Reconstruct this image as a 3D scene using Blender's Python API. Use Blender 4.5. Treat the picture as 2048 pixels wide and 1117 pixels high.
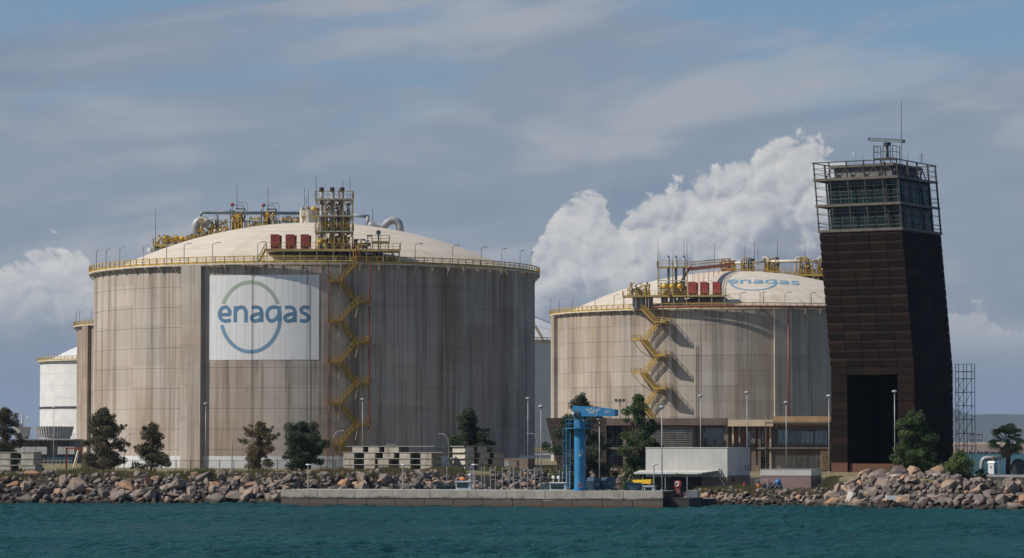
import bpy, bmesh, math, random
import numpy as np
from mathutils import Vector, Matrix
for o in list(bpy.data.objects): bpy.data.objects.remove(o)
rnd = random.Random(7)
PI = math.pi
S = bpy.context.scene
COL = S.collection
# ------------------------------------------------------------------ camera
F = 6450.0                       # focal length in pixels of the 2048 px wide photograph
HC = 8.0                         # eye height above the water
PITCH = math.atan((888 - 558.5) / F)
cs, sn = math.cos(PITCH), math.sin(PITCH)
cd = bpy.data.cameras.new('camera'); cam = bpy.data.objects.new('camera', cd); COL.objects.link(cam)
cd.sensor_width = 36.0; cd.lens = 36.0 * F / 2048; cd.clip_start = 1.0; cd.clip_end = 60000
cam.location = (0, 0, HC); cam.rotation_euler = (PI/2 + PITCH, 0, 0)
S.camera = cam
# ------------------------------------------------------------------ sun, sky, exposure
SUN_EL = math.radians(42); SUN_AZ = math.radians(258)      # azimuth clockwise from +Y
sd = bpy.data.lights.new('sun', 'SUN'); so = bpy.data.objects.new('sun', sd); COL.objects.link(so)
sd.energy = 5.0; sd.angle = math.radians(0.53); sd.color = (1.0, 0.93, 0.83)
sdir = Vector((math.sin(SUN_AZ)*math.cos(SUN_EL), math.cos(SUN_AZ)*math.cos(SUN_EL), math.sin(SUN_EL)))
so.rotation_euler = sdir.to_track_quat('Z', 'Y').to_euler(); so.location = (-300, -60, 300)
S.view_settings.view_transform = 'Standard'; S.view_settings.look = 'None'
S.view_settings.exposure = 0.0; S.view_settings.gamma = 1.0
S.render.engine = 'CYCLES'
S.cycles.max_bounces = 6; S.cycles.volume_bounces = 0; S.cycles.transparent_max_bounces = 12

class NT:
    """small helper round a node tree"""
    def __init__(s, tree, flat=False): s.flat = flat; s.t = tree; s.n = tree.nodes; s.l = tree.links
    def new(s, typ, **kw):
        n = s.n.new(typ)
        for k, v in kw.items(): setattr(n, k, v)
        return n
    def put(s, sock, v):
        if isinstance(v, bpy.types.NodeSocket): s.l.new(v, sock)
        elif v is not None:
            try: sock.default_value = v
            except Exception: sock.default_value = tuple(v)
    def math(s, op, a, b=None, c=None, clamp=False):
        n = s.new('ShaderNodeMath', operation=op); n.use_clamp = clamp
        s.put(n.inputs[0], a); s.put(n.inputs[1], b); s.put(n.inputs[2], c)
        return n.outputs[0]
    def smooth(s, v, a, b, lo=0.0, hi=1.0):
        n = s.new('ShaderNodeMapRange', interpolation_type='SMOOTHSTEP')
        s.put(n.inputs[0], v); s.put(n.inputs[1], a); s.put(n.inputs[2], b); s.put(n.inputs[3], lo); s.put(n.inputs[4], hi)
        return n.outputs[0]
    def lin(s, v, a, b, lo=0.0, hi=1.0):
        n = s.new('ShaderNodeMapRange'); n.clamp = True
        s.put(n.inputs[0], v); s.put(n.inputs[1], a); s.put(n.inputs[2], b); s.put(n.inputs[3], lo); s.put(n.inputs[4], hi)
        return n.outputs[0]
    def comb(s, x, y, z=0.0):
        if s.flat and z: x = s.math('ADD', x, z*13.7); z = 0.0
        n = s.new('ShaderNodeCombineXYZ'); s.put(n.inputs[0], x); s.put(n.inputs[1], y); s.put(n.inputs[2], z); return n.outputs[0]
    def sep(s, v):
        n = s.new('ShaderNodeSeparateXYZ'); s.put(n.inputs[0], v); return n.outputs
    def noise(s, vec, scale=1.0, detail=4.0, rough=0.55, dist=0.0):
        n = s.new('ShaderNodeTexNoise', noise_dimensions='2D' if s.flat else '3D'); s.put(n.inputs['Vector'], vec); s.put(n.inputs['Scale'], scale)
        s.put(n.inputs['Detail'], detail); s.put(n.inputs['Roughness'], rough); s.put(n.inputs['Distortion'], dist)
        return n.outputs[0]
    def voro(s, vec, scale=1.0, detail=3.0, rough=0.5):
        n = s.new('ShaderNodeTexVoronoi', voronoi_dimensions='2D'); s.put(n.inputs['Vector'], vec); s.put(n.inputs['Scale'], scale)
        s.put(n.inputs['Detail'], detail); s.put(n.inputs['Roughness'], rough); n.feature = 'F1'; n.normalize = True
        return n.outputs['Distance']
    def mix(s, f, a, b, blend='MIX'):
        n = s.new('ShaderNodeMix', data_type='RGBA', blend_type=blend)
        s.put(n.inputs[0], f); s.put(n.inputs[6], a); s.put(n.inputs[7], b); return n.outputs[2]
    def vmul(s, v, m):
        n = s.new('ShaderNodeVectorMath', operation='MULTIPLY'); s.put(n.inputs[0], v); s.put(n.inputs[1], m); return n.outputs[0]
    def vadd(s, v, m):
        n = s.new('ShaderNodeVectorMath', operation='ADD'); s.put(n.inputs[0], v); s.put(n.inputs[1], m); return n.outputs[0]
    def ramp(s, f, stops):
        n = s.new('ShaderNodeValToRGB'); s.put(n.inputs[0], f); cr = n.color_ramp
        while len(cr.elements) < len(stops): cr.elements.new(0.5)
        for e, (p, c) in zip(cr.elements, stops): e.position = p; e.color = c4(c)
        return n.outputs[0]
def c4(c): return (c[0], c[1], c[2], 1.0)

def build_world():
    w = bpy.data.worlds.new('World'); S.world = w; w.use_nodes = True
    w.node_tree.nodes.clear(); T = NT(w.node_tree, True)
    sky = T.new('ShaderNodeTexSky', sky_type='NISHITA'); sky.sun_disc = False
    sky.sun_elevation = SUN_EL; sky.sun_rotation = SUN_AZ; sky.air_density = 1.0; sky.dust_density = 1.2; sky.ozone_density = 2.0
    tc = T.new('ShaderNodeTexCoord'); X, Y, Z = T.sep(tc.outputs['Generated'])
    D = 180/PI
    az = T.math('MULTIPLY', T.math('ARCTAN2', X, Y), D)           # degrees, right positive
    el = T.math('MULTIPLY', T.math('ARCSINE', Z), D)
    # clear sky, a little deeper blue
    clear = T.mix(1.0, sky.outputs[0], c4((0.68, 0.79, 0.93)), 'MULTIPLY')
    # high thin layered cloud: long soft streaks rising slightly to the right
    el2 = T.math('SUBTRACT', el, T.math('MULTIPLY', az, 0.10))
    n1 = T.noise(T.comb(T.math('MULTIPLY', az, 0.10), T.math('MULTIPLY', el2, 0.48), 3.7), 1.0, 4, 0.5, 0.3)
    n2 = T.noise(T.comb(T.math('MULTIPLY', az, 0.34), T.math('MULTIPLY', el2, 1.15), 9.1), 1.0, 5, 0.52, 0.35)
    cov = T.math('ADD', T.math('MULTIPLY', n1, 0.78), T.math('MULTIPLY', n2, 0.22))
    cov = T.math('ADD', cov, T.math('MULTIPLY', T.smooth(el, 8.2, 4.2), 0.22))     # the sheet closes towards the horizon
    cov = T.math('SUBTRACT', cov, T.math('MULTIPLY', T.smooth(el, 12.0, 40.0), 0.05))   # and opens overhead
    sheet = T.smooth(cov, 0.40, 0.62)
    n3 = T.noise(T.comb(T.math('MULTIPLY', az, 0.16), T.math('MULTIPLY', el2, 0.62), 21.0), 1.0, 4, 0.5, 0.4)
    K = 1/0.10
    sheetcol = T.ramp(T.math('ADD', n3, T.math('MULTIPLY', T.math('SUBTRACT', n2, 0.5), 0.30)),
                      [(0.30, (0.215*K, 0.272*K, 0.358*K)), (0.5, (0.270*K, 0.315*K, 0.392*K)), (0.68, (0.375*K, 0.400*K, 0.445*K))])
    col = T.mix(T.math('MULTIPLY', sheet, 0.90), clear, sheetcol)
    col = T.mix(T.math('MULTIPLY', T.smooth(el, 4.0, 0.0), 0.75), col, c4((0.215*K, 0.255*K, 0.340*K)))
    # cumulus bank low over the land
    fc = T.new('ShaderNodeFloatCurve'); T.put(fc.inputs['Value'], T.lin(az, -12, 12))
    cv = fc.mapping.curves[0]
    prof = [(-12, 2.9), (-9.4, 2.95), (-8.7, 3.0), (-8.15, 3.35), (-7.75, 3.2), (-7.2, 2.6), (-6.2, 1.2), (-2.0, 0.5), (-0.6, 1.6), (0.1, 2.7), (0.55, 3.5), (1.0, 4.15),
            (1.5, 4.2), (1.9, 3.85), (2.4, 4.1), (3.0, 4.45), (3.5, 4.65), (4.1, 4.85), (5.1, 5.2), (6.0, 5.0), (6.8, 3.9), (7.3, 2.4), (7.9, 2.1), (8.25, 2.5), (8.6, 2.0), (9.6, 1.8), (12, 2.6)]
    pts = [((a + 12)/24, h/6) for a, h in prof]
    while len(cv.points) < len(pts): cv.points.new(0.5, 0.5)
    for q, (a, b) in zip(cv.points, pts): q.location = (a, b)
    fc.mapping.update()
    top = T.math('MULTIPLY', fc.outputs[0], 6.0)
    base = T.comb(az, T.math('MULTIPLY', el, 1.10), 5.3)
    warp = T.new('ShaderNodeTexNoise', noise_dimensions='2D'); T.put(warp.inputs['Vector'], base); warp.inputs['Scale'].default_value = 1.6; warp.inputs['Detail'].default_value = 4
    wv = T.vmul(T.vadd(warp.outputs['Color'], (-0.5, -0.5, -0.5)), (0.42, 0.42, 0.0))
    bw = T.vadd(base, wv)
    def puff(off):                                     # heaped round puffs: big ones carrying smaller ones
        v = T.vadd(bw, off)
        d1 = T.voro(v, 1.25, 0.0, 0.5); d2 = T.voro(v, 3.1, 0.0, 0.5); d3 = T.voro(v, 7.5, 0.0, 0.5)
        f = lambda d: T.math('SUBTRACT', 1.0, T.math('MULTIPLY', d, d))
        return T.math('ADD', T.math('MULTIPLY', f(d1), 0.60), T.math('ADD', T.math('MULTIPLY', f(d2), 0.27), T.math('MULTIPLY', f(d3), 0.10)))
    B0 = puff((0, 0, 0)); B1 = puff((-0.10, 0.13, 0))
    soft = T.noise(bw, 3.5, 4, 0.55)
    dens = T.math('ADD', T.math('SUBTRACT', top, el), T.math('ADD', T.math('MULTIPLY', T.math('SUBTRACT', B0, 0.72), 1.5), T.math('MULTIPLY', T.math('SUBTRACT', soft, 0.5), 0.55)))
    cmask = T.smooth(dens, 0.0, 0.14)
    lit = T.math('ADD', 0.63, T.math('MULTIPLY', T.math('SUBTRACT', B0, B1), 1.9))
    lit = T.math('ADD', lit, T.math('MULTIPLY', T.math('SUBTRACT', soft, 0.5), 0.35))
    n5 = T.noise(T.comb(az, T.math('MULTIPLY', el, 1.3), 2.0), 0.55, 4, 0.55, 0.2)
    under = T.math('MULTIPLY', T.smooth(dens, 0.6, 2.6), T.smooth(T.math('ADD', n5, T.math('MULTIPLY', dens, 0.11)), 0.46, 0.86))
    lit = T.math('SUBTRACT', lit, T.math('MULTIPLY', under, 0.75))
    ccol = T.ramp(lit, [(0.0, (0.225*K, 0.262*K, 0.335*K)), (0.30, (0.31*K, 0.335*K, 0.395*K)), (0.55, (0.50*K, 0.51*K, 0.525*K)), (0.85, (0.66*K, 0.65*K, 0.63*K))])
    fade = T.smooth(el, 1.2, 3.3)
    col = T.mix(T.math('MULTIPLY', cmask, T.math('MULTIPLY', fade, 0.92)), col, ccol)
    bg = T.new('ShaderNodeBackground'); T.put(bg.inputs[0], col); bg.inputs[1].default_value = 0.10
    out = T.new('ShaderNodeOutputWorld'); T.l.new(bg.outputs[0], out.inputs[0])
    w.cycles.sampling_method = 'MANUAL'; w.cycles.sample_map_resolution = 512
build_world()

# ------------------------------------------------------------------ pixels to positions
def vv(py): return (558.5 - py) / F
def gz(py, Y):                                   # height seen in row py at depth Y
    v = vv(py); return HC + Y * (sn + v*cs) / (cs - v*sn)
def yz(py, z):                                   # depth at which height z shows in row py
    v = vv(py); return (z - HC) * (cs - v*sn) / (sn + v*cs)
def gx(px, Y, z=4.0):
    return (px - 1024) / F * (Y*cs + (z - HC)*sn)
def at(px, py, Y):
    z = gz(py, Y); return Vector((gx(px, Y, z), Y, z))
def ray(px, py):
    u, v = (px - 1024)/F, vv(py)
    return Vector((u, cs - v*sn, sn + v*cs))

# ------------------------------------------------------------------ mesh helpers
class MB:
    def __init__(s): s.v = []; s.f = []
    def add(s, vs, fs):
        n = len(s.v); s.v += [tuple(p) for p in vs]; s.f += [tuple(i + n for i in q) for q in fs]
    def box(s, cx, cy, cz, sx, sy, sz, rz=0.0):
        c, d = math.cos(rz), math.sin(rz); vs = []
        for k in (-.5, .5):
            for (i, j) in ((-.5, -.5), (.5, -.5), (.5, .5), (-.5, .5)):
                x, y = i*sx, j*sy; vs.append((cx + x*c - y*d, cy + x*d + y*c, cz + k*sz))
        s.add(vs, [(3, 2, 1, 0), (4, 5, 6, 7), (0, 1, 5, 4), (1, 2, 6, 5), (2, 3, 7, 6), (3, 0, 4, 7)])
        return s
    def b2(s, x0, x1, y0, y1, z0, z1): return s.box((x0+x1)/2, (y0+y1)/2, (z0+z1)/2, x1-x0, y1-y0, z1-z0)
    def hexa(s, p):                              # 8 corners: bottom ring then top ring
        s.add(p, [(3, 2, 1, 0), (4, 5, 6, 7), (0, 1, 5, 4), (1, 2, 6, 5), (2, 3, 7, 6), (3, 0, 4, 7)]); return s
    def bar(s, p, q, w, h=None):
        p = Vector(p); q = Vector(q); d = q - p
        if d.length < 1e-6: return s
        d.normalize(); h = h or w
        a = d.cross(Vector((0, 0, 1)))
        if a.length < 1e-3: a = Vector((1, 0, 0))
        a.normalize(); b = a.cross(d); a *= w/2; b *= h/2
        s.hexa([p-a-b, p+a-b, p+a+b, p-a+b, q-a-b, q+a-b, q+a+b, q-a+b]); return s
    def tube(s, path, r, n=8, r2=None, cap=True):
        path = [Vector(p) for p in path]; m = len(path); rings = []; base = len(s.v); prev = None
        for i, p in enumerate(path):
            d = (path[min(i+1, m-1)] - path[max(i-1, 0)]).normalized()
            a = d.cross(Vector((0, 0, 1)) if prev is None else prev)
            if prev is None:
                if a.length < 1e-3: a = Vector((1, 0, 0))
                a.normalize()
            else:
                a = prev - d*prev.dot(d); a.normalize()
            prev = a; b = d.cross(a)
            rr = r if r2 is None else r + (r2 - r)*i/(m-1)
            if isinstance(r, (list, tuple)): rr = r[i]
            for k in range(n):
                t = 2*PI*k/n; s.v.append(tuple(p + a*math.cos(t)*rr + b*math.sin(t)*rr))
        for i in range(m-1):
            for k in range(n):
                k2 = (k+1) % n
                s.f.append((base+i*n+k, base+i*n+k2, base+(i+1)*n+k2, base+(i+1)*n+k))
        if cap:
            s.f.append(tuple(base+k for k in range(n))[::-1]); s.f.append(tuple(base+(m-1)*n+k for k in range(n)))
        return s
    def cyl(s, x, y, z0, z1, r, n=12, r2=None): return s.tube([(x, y, z0), (x, y, z1)], r, n, r2)
    def lathe(s, prof, n=64, a0=0.0, a1=2*PI, cx=0, cy=0):
        full = abs(a1 - a0 - 2*PI) < 1e-6; base = len(s.v); m = len(prof); c = n if full else n+1
        for i in range(c):
            t = a0 + (a1-a0)*i/n
            for (r, z) in prof: s.v.append((cx + r*math.sin(t), cy - r*math.cos(t), z))
        for i in range(n):
            i2 = (i+1) % c
            for j in range(m-1): s.f.append((base+i*m+j, base+i2*m+j, base+i2*m+j+1, base+i*m+j+1))
        return s
    def ball(s, c, r, n=10, m=6, sz=1.0):
        c = Vector(c); prof = [(r*math.sin(PI*j/m), c.z - r*sz*math.cos(PI*j/m)) for j in range(m+1)]
        return s.lathe(prof, n, cx=c.x, cy=c.y)
    def rail(s, pts, h=1.1, post=0.09, rail=0.08, step=1.6, mid=1, toe=0.0, closed=False):
        pts = [Vector(p) for p in pts]
        if closed: pts = pts + [pts[0]]
        for p, q in zip(pts, pts[1:]):
            L = (q-p).length; k = max(1, round(L/step)); up = Vector((0, 0, 1))
            for i in range(k+1):
                a = p + (q-p)*i/k; s.bar(a, a + up*h, post)
            s.bar(p + up*h, q + up*h, rail)
            for j in range(mid): s.bar(p + up*h*(j+1)/(mid+1), q + up*h*(j+1)/(mid+1), rail*0.8)
            if toe: s.bar(p + up*toe/2, q + up*toe/2, 0.03, toe)
        return s
    def build(s, name, mat, parent=None, smooth=False, loc=None):
        me = bpy.data.meshes.new(name); me.from_pydata(s.v, [], s.f); me.update()
        if smooth: me.shade_smooth()
        me.materials.append(M[mat] if isinstance(mat, str) else mat)
        o = bpy.data.objects.new(name, me); COL.objects.link(o)
        if parent is not None: o.parent = parent
        if loc is not None: o.location = loc
        return o
def tag(o, label=None, cat=None, group=None, kind=None):
    if label: o['label'] = label
    if cat: o['category'] = cat
    if group: o['group'] = group
    if kind: o['kind'] = kind
    return o
def thing(name, label, cat, loc=(0, 0, 0), rz=0.0, group=None):
    o = bpy.data.objects.new(name, None); o.empty_display_size = 0.5; COL.objects.link(o)
    o.location = loc; o.rotation_euler = (0, 0, rz); return tag(o, label, cat, group)
def part(name, parent):                          # a part that only gathers sub-parts
    o = bpy.data.objects.new(name, None); o.empty_display_size = 0.3; COL.objects.link(o); o.parent = parent; return o
def copy_child(o, parent, loc=None, rz=None):
    c = o.copy(); COL.objects.link(c); c.parent = parent
    if loc is not None: c.location = loc
    if rz is not None: c.rotation_euler = (0, 0, rz)
    return c
def copy_tree(root, loc, rz=0.0, label=None):
    r = root.copy(); COL.objects.link(r); r.location = loc; r.rotation_euler = (0, 0, rz)
    if label: r['label'] = label
    for ch in list(root.children):
        c = copy_child(ch, r)
        for g in list(ch.children): copy_child(g, c)
    return r
def catmull(pts, k=8):
    P = [np.array(p, float) for p in pts]; out = []
    P = [2*P[0]-P[1]] + P + [2*P[-1]-P[-2]]
    for i in range(1, len(P)-2):
        for j in range(k):
            t = j/k
            out.append(0.5*((2*P[i]) + (-P[i-1]+P[i+1])*t + (2*P[i-1]-5*P[i]+4*P[i+1]-P[i+2])*t*t + (-P[i-1]+3*P[i]-3*P[i+1]+P[i+2])*t**3))
    out.append(P[-2]); return out
# ------------------------------------------------------------------ materials
M = {}
def base_mat(name):
    m = bpy.data.materials.new(name); m.use_nodes = True; m.node_tree.nodes.clear(); T = NT(m.node_tree)
    b = T.new('ShaderNodeBsdfPrincipled'); o = T.new('ShaderNodeOutputMaterial'); T.l.new(b.outputs[0], o.inputs[0])
    M[name] = m; return m, T, b, o
def bump(T, b, h, strength=0.3, dist=0.05):
    n = T.new('ShaderNodeBump'); n.inputs['Strength'].default_value = strength; n.inputs['Distance'].default_value = dist
    T.put(n.inputs['Height'], h); T.l.new(n.outputs[0], b.inputs['Normal'])
def pmat(name, c1, c2=None, scale=1.0, rough=0.7, metal=0.0, bmp=0.0, stretch=(1, 1, 1), spec=0.5, detail=5, dirt=None, dscale=0.6):
    m, T, b, o = base_mat(name)
    g = T.new('ShaderNodeNewGeometry'); pos = g.outputs['Position']
    c2 = c2 or tuple(x*0.8 for x in c1)
    n = T.noise(T.vmul(pos, stretch), scale, detail, 0.6)
    col = T.mix(T.smooth(n, 0.35, 0.65), c4(c1), c4(c2))
    if dirt:
        d = T.noise(T.vmul(pos, (1, 1, 0.25)), dscale, 6, 0.65)
        col = T.mix(T.smooth(d, 0.5, 0.75), col, c4(dirt))
    T.put(b.inputs['Base Color'], col); b.inputs['Roughness'].default_value = rough; b.inputs['Metallic'].default_value = metal
    b.inputs['Specular IOR Level'].default_value = spec
    if bmp: bump(T, b, n, bmp, 0.04)
    return m
pmat('yellow', (0.46, 0.29, 0.03), (0.33, 0.20, 0.028), 0.9, 0.55, dirt=(0.18, 0.115, 0.05))
pmat('yellow_pale', (0.50, 0.37, 0.12), (0.36, 0.26, 0.09), 0.8, 0.6)
pmat('gold', (0.62, 0.40, 0.03), (0.45, 0.27, 0.02), 1.2, 0.4)
pmat('cream_steel', (0.60, 0.56, 0.47), (0.46, 0.41, 0.33), 0.7, 0.6, dirt=(0.30, 0.22, 0.15))
pmat('grey_steel', (0.33, 0.35, 0.36), (0.22, 0.23, 0.24), 0.8, 0.45)
pmat('blue_steel', (0.20, 0.24, 0.27), (0.14, 0.17, 0.19), 0.8, 0.5)
pmat('galv', (0.34, 0.345, 0.345), (0.25, 0.255, 0.26), 0.7, 0.4)
pmat('dark_steel', (0.055, 0.055, 0.06), (0.03, 0.03, 0.033), 1.0, 0.5)
pmat('black', (0.012, 0.012, 0.013), (0.02, 0.02, 0.02), 1.0, 0.6)
pmat('red_paint', (0.22, 0.040, 0.032), (0.16, 0.030, 0.026), 0.9, 0.5)
pmat('red_cabinet', (0.40, 0.075, 0.055), (0.30, 0.05, 0.04), 0.6, 0.6)
pmat('red_bright', (0.62, 0.045, 0.025), (0.5, 0.04, 0.025), 2.0, 0.4)
pmat('orange', (0.75, 0.22, 0.04), (0.6, 0.16, 0.03), 2.0, 0.5)
pmat('pipe_orange', (0.45, 0.14, 0.04), (0.33, 0.08, 0.03), 1.0, 0.5)
pmat('yellow_bright', (0.85, 0.50, 0.02), (0.78, 0.42, 0.02), 1.5, 0.5)
pmat('white_paint', (0.60, 0.605, 0.605), (0.52, 0.525, 0.525), 0.5, 0.5, dirt=(0.48, 0.46, 0.42))
pmat('white_clean', (0.68, 0.68, 0.68), (0.62, 0.63, 0.64), 0.7, 0.35)
pmat('crane_blue', (0.018, 0.185, 0.37), (0.014, 0.15, 0.31), 0.5, 0.5, dirt=(0.07, 0.19, 0.29), dscale=1.2)
pmat('bin_blue', (0.02, 0.065, 0.11), (0.015, 0.05, 0.085), 1.4, 0.5)
pmat('potty_blue', (0.01, 0.13, 0.27), (0.01, 0.10, 0.22), 1.0, 0.4)
pmat('ball_blue', (0.03, 0.16, 0.40), (0.02, 0.10, 0.30), 1.5, 0.5)
pmat('block', (0.50, 0.46, 0.39), (0.37, 0.335, 0.28), 0.7, 0.9, bmp=0.25, dirt=(0.24, 0.17, 0.12), dscale=0.8)
pmat('slab', (0.33, 0.33, 0.30), (0.24, 0.23, 0.21), 0.7, 0.85, bmp=0.2)
pmat('fan_panel', (0.26, 0.255, 0.25), (0.20, 0.195, 0.19), 0.7, 0.6)
pmat('white_panel', (0.60, 0.58, 0.54), (0.50, 0.48, 0.44), 0.6, 0.6)
pmat('plant_grey', (0.16, 0.16, 0.157), (0.11, 0.11, 0.107), 0.5, 0.8)
pmat('shed_white', (0.52, 0.51, 0.47), (0.46, 0.45, 0.42), 0.25, 0.6)
pmat('shed_mauve', (0.24, 0.165, 0.15), (0.19, 0.13, 0.12), 0.4, 0.75)
pmat('canopy', (0.50, 0.49, 0.44), (0.42, 0.41, 0.37), 0.5, 0.6)
pmat('render_tan', (0.42, 0.28, 0.145), (0.33, 0.215, 0.11), 0.5, 0.8)
pmat('render_cream', (0.62, 0.50, 0.36), (0.52, 0.41, 0.29), 0.4, 0.8)
pmat('render_brown', (0.17, 0.125, 0.095), (0.125, 0.09, 0.068), 0.4, 0.85)
pmat('wood_clad', (0.068, 0.046, 0.033), (0.034, 0.023, 0.017), 0.8, 0.8, stretch=(0.25, 0.25, 3.0))
pmat('office_wall', (0.20, 0.155, 0.12), (0.15, 0.115, 0.09), 0.5, 0.85)
pmat('terracotta', (0.30, 0.13, 0.065), (0.24, 0.10, 0.05), 0.6, 0.85)
pmat('louvre', (0.30, 0.275, 0.24), (0.22, 0.20, 0.17), 0.8, 0.6)
pmat('bark', (0.085, 0.062, 0.045), (0.05, 0.037, 0.028), 3.0, 0.95, bmp=0.4)
pmat('palm_bark', (0.10, 0.07, 0.05), (0.05, 0.035, 0.025), 4.0, 0.95, bmp=0.5)
pmat('palm_dead', (0.34, 0.24, 0.13), (0.22, 0.15, 0.085), 3.0, 0.9)
pmat('far_wall', (0.62, 0.42, 0.30), (0.5, 0.34, 0.25), 0.02, 0.9)
pmat('hill', (0.060, 0.070, 0.052), (0.085, 0.085, 0.065), 0.004, 1.0, spec=0.0)
pmat('dome_green', (0.22, 0.33, 0.22), (0.20, 0.30, 0.20), 0.4, 0.7)
pmat('logo_blue', (0.105, 0.21, 0.34), (0.085, 0.175, 0.29), 0.5, 0.75)
pmat('logo_blue_low', (0.15, 0.275, 0.40), (0.13, 0.24, 0.36), 0.5, 0.75)
pmat('logo_green', (0.33, 0.40, 0.32), (0.30, 0.37, 0.29), 0.5, 0.75)
pmat('dome_blue', (0.10, 0.235, 0.36), (0.15, 0.28, 0.38), 0.7, 0.7)
pmat('dome_logo_green', (0.55, 0.60, 0.47), (0.50, 0.55, 0.43), 0.7, 0.7)
pmat('joint', (0.06, 0.055, 0.05), (0.05, 0.045, 0.04), 0.7, 0.9)

def concrete_tank(name, R, seed, light=(0.43, 0.380, 0.326), brown=(0.30, 0.225, 0.172), dark=(0.165, 0.128, 0.102)):
    m, T, b, o = base_mat(name)
    tc = T.new('ShaderNodeTexCoord'); x, y, z = T.sep(tc.outputs['Object'])
    ang = T.math('ARCTAN2', x, T.math('MULTIPLY', y, -1.0)); u = T.math('MULTIPLY', ang, R)
    uo = T.math('ADD', u, seed*37.3)
    streak = T.noise(T.comb(T.math('MULTIPLY', uo, 0.42), T.math('MULTIPLY', z, 0.012), seed), 1.0, 7, 0.68, 0.05)
    fine = T.noise(T.comb(T.math('MULTIPLY', uo, 2.6), T.math('MULTIPLY', z, 0.035), seed+5), 1.0, 4, 0.6)
    broad = T.noise(T.comb(T.math('MULTIPLY', uo, 0.060), T.math('MULTIPLY', z, 0.02), seed+9), 1.0, 3, 0.5)
    patch = T.noise(T.comb(T.math('MULTIPLY', uo, 0.25), T.math('MULTIPLY', z, 0.3), seed+2), 1.0, 6, 0.65)
    # cast panels differ a little from one another
    wn = T.new('ShaderNodeTexWhiteNoise', noise_dimensions='2D')
    T.put(wn.inputs['Vector'], T.comb(T.math('FLOOR', T.math('DIVIDE', uo, 8.3)), T.math('FLOOR', T.math('DIVIDE', z, 3.6)), 0.0))
    s = T.math('ADD', T.math('MULTIPLY', streak, 0.68), T.math('MULTIPLY', fine, 0.32))
    col = T.mix(T.smooth(broad, 0.38, 0.66), c4(light), c4(brown))
    grey = tuple(sum(light)/3*k for k in (1.06, 1.0, 0.91))
    col = T.mix(T.math('MULTIPLY', T.smooth(T.noise(T.comb(T.math('MULTIPLY', uo, 0.16), T.math('MULTIPLY', z, 0.03), seed+14), 1.0, 4, 0.6), 0.48, 0.62), 0.7), col, c4(grey))
    col = T.mix(T.math('MULTIPLY', T.smooth(s, 0.48, 0.61), 0.76), col, c4(dark))
    col = T.mix(T.math('MULTIPLY', T.smooth(s, 0.44, 0.34), 0.5), col, c4(tuple(k*1.22 for k in light)))
    rust = T.noise(T.comb(T.math('MULTIPLY', uo, 0.8), T.math('MULTIPLY', z, 0.02), seed+31), 1.0, 5, 0.7)
    col = T.mix(T.math('MULTIPLY', T.smooth(rust, 0.62, 0.74), 0.40), col, c4((0.33, 0.19, 0.11)))
    col = T.mix(T.smooth(patch, 0.55, 0.75, 0.0, 0.28), col, c4(dark))
    # dark run-off below the rim
    run = T.math('MULTIPLY', T.smooth(z, 24, 36), T.smooth(T.noise(T.comb(T.math('MULTIPLY', uo, 0.9), 0.0, seed+70), 1.0, 4, 0.7), 0.46, 0.66))
    col = T.mix(T.math('MULTIPLY', run, 0.55), col, c4(tuple(k*0.7 for k in dark)))
    v = T.math('ADD', 0.90, T.math('MULTIPLY', wn.outputs[0], 0.16))
    col = T.mix(1.0, col, T.comb(v, v, v), 'MULTIPLY')
    rib = T.noise(T.comb(T.math('MULTIPLY', uo, 5.5), T.math('MULTIPLY', z, 0.02), seed+44), 1.0, 2, 0.5)
    col = T.mix(T.smooth(rib, 0.50, 0.64, 0.0, 0.28), col, c4(dark))
    # vertical shuttering seams
    fr = T.math('FRACT', T.math('DIVIDE', uo, 2.07))
    line = T.math('MULTIPLY', T.smooth(T.math('ABSOLUTE', T.math('SUBTRACT', fr, 0.5)), 0.475, 0.5), 0.20)
    fz = T.math('FRACT', T.math('DIVIDE', z, 1.2))
    line2 = T.math('MULTIPLY', T.smooth(T.math('ABSOLUTE', T.math('SUBTRACT', fz, 0.5)), 0.465, 0.5), 0.14)
    col = T.mix(T.math('MAXIMUM', line, line2), col, c4((0.08, 0.07, 0.06)))
    T.put(b.inputs['Base Color'], col); b.inputs['Roughness'].default_value = 0.92; b.inputs['Specular IOR Level'].default_value = 0.25
    bump(T, b, T.math('ADD', s, T.math('MULTIPLY', patch, 0.4)), 0.35, 0.06)
concrete_tank('concrete_a', 41.0, 1.0)
concrete_tank('concrete_b', 46.0, 4.0, light=(0.41, 0.360, 0.303), brown=(0.32, 0.243, 0.182), dark=(0.185, 0.157, 0.130))
concrete_tank('concrete_c', 41.0, 8.0)

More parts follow.
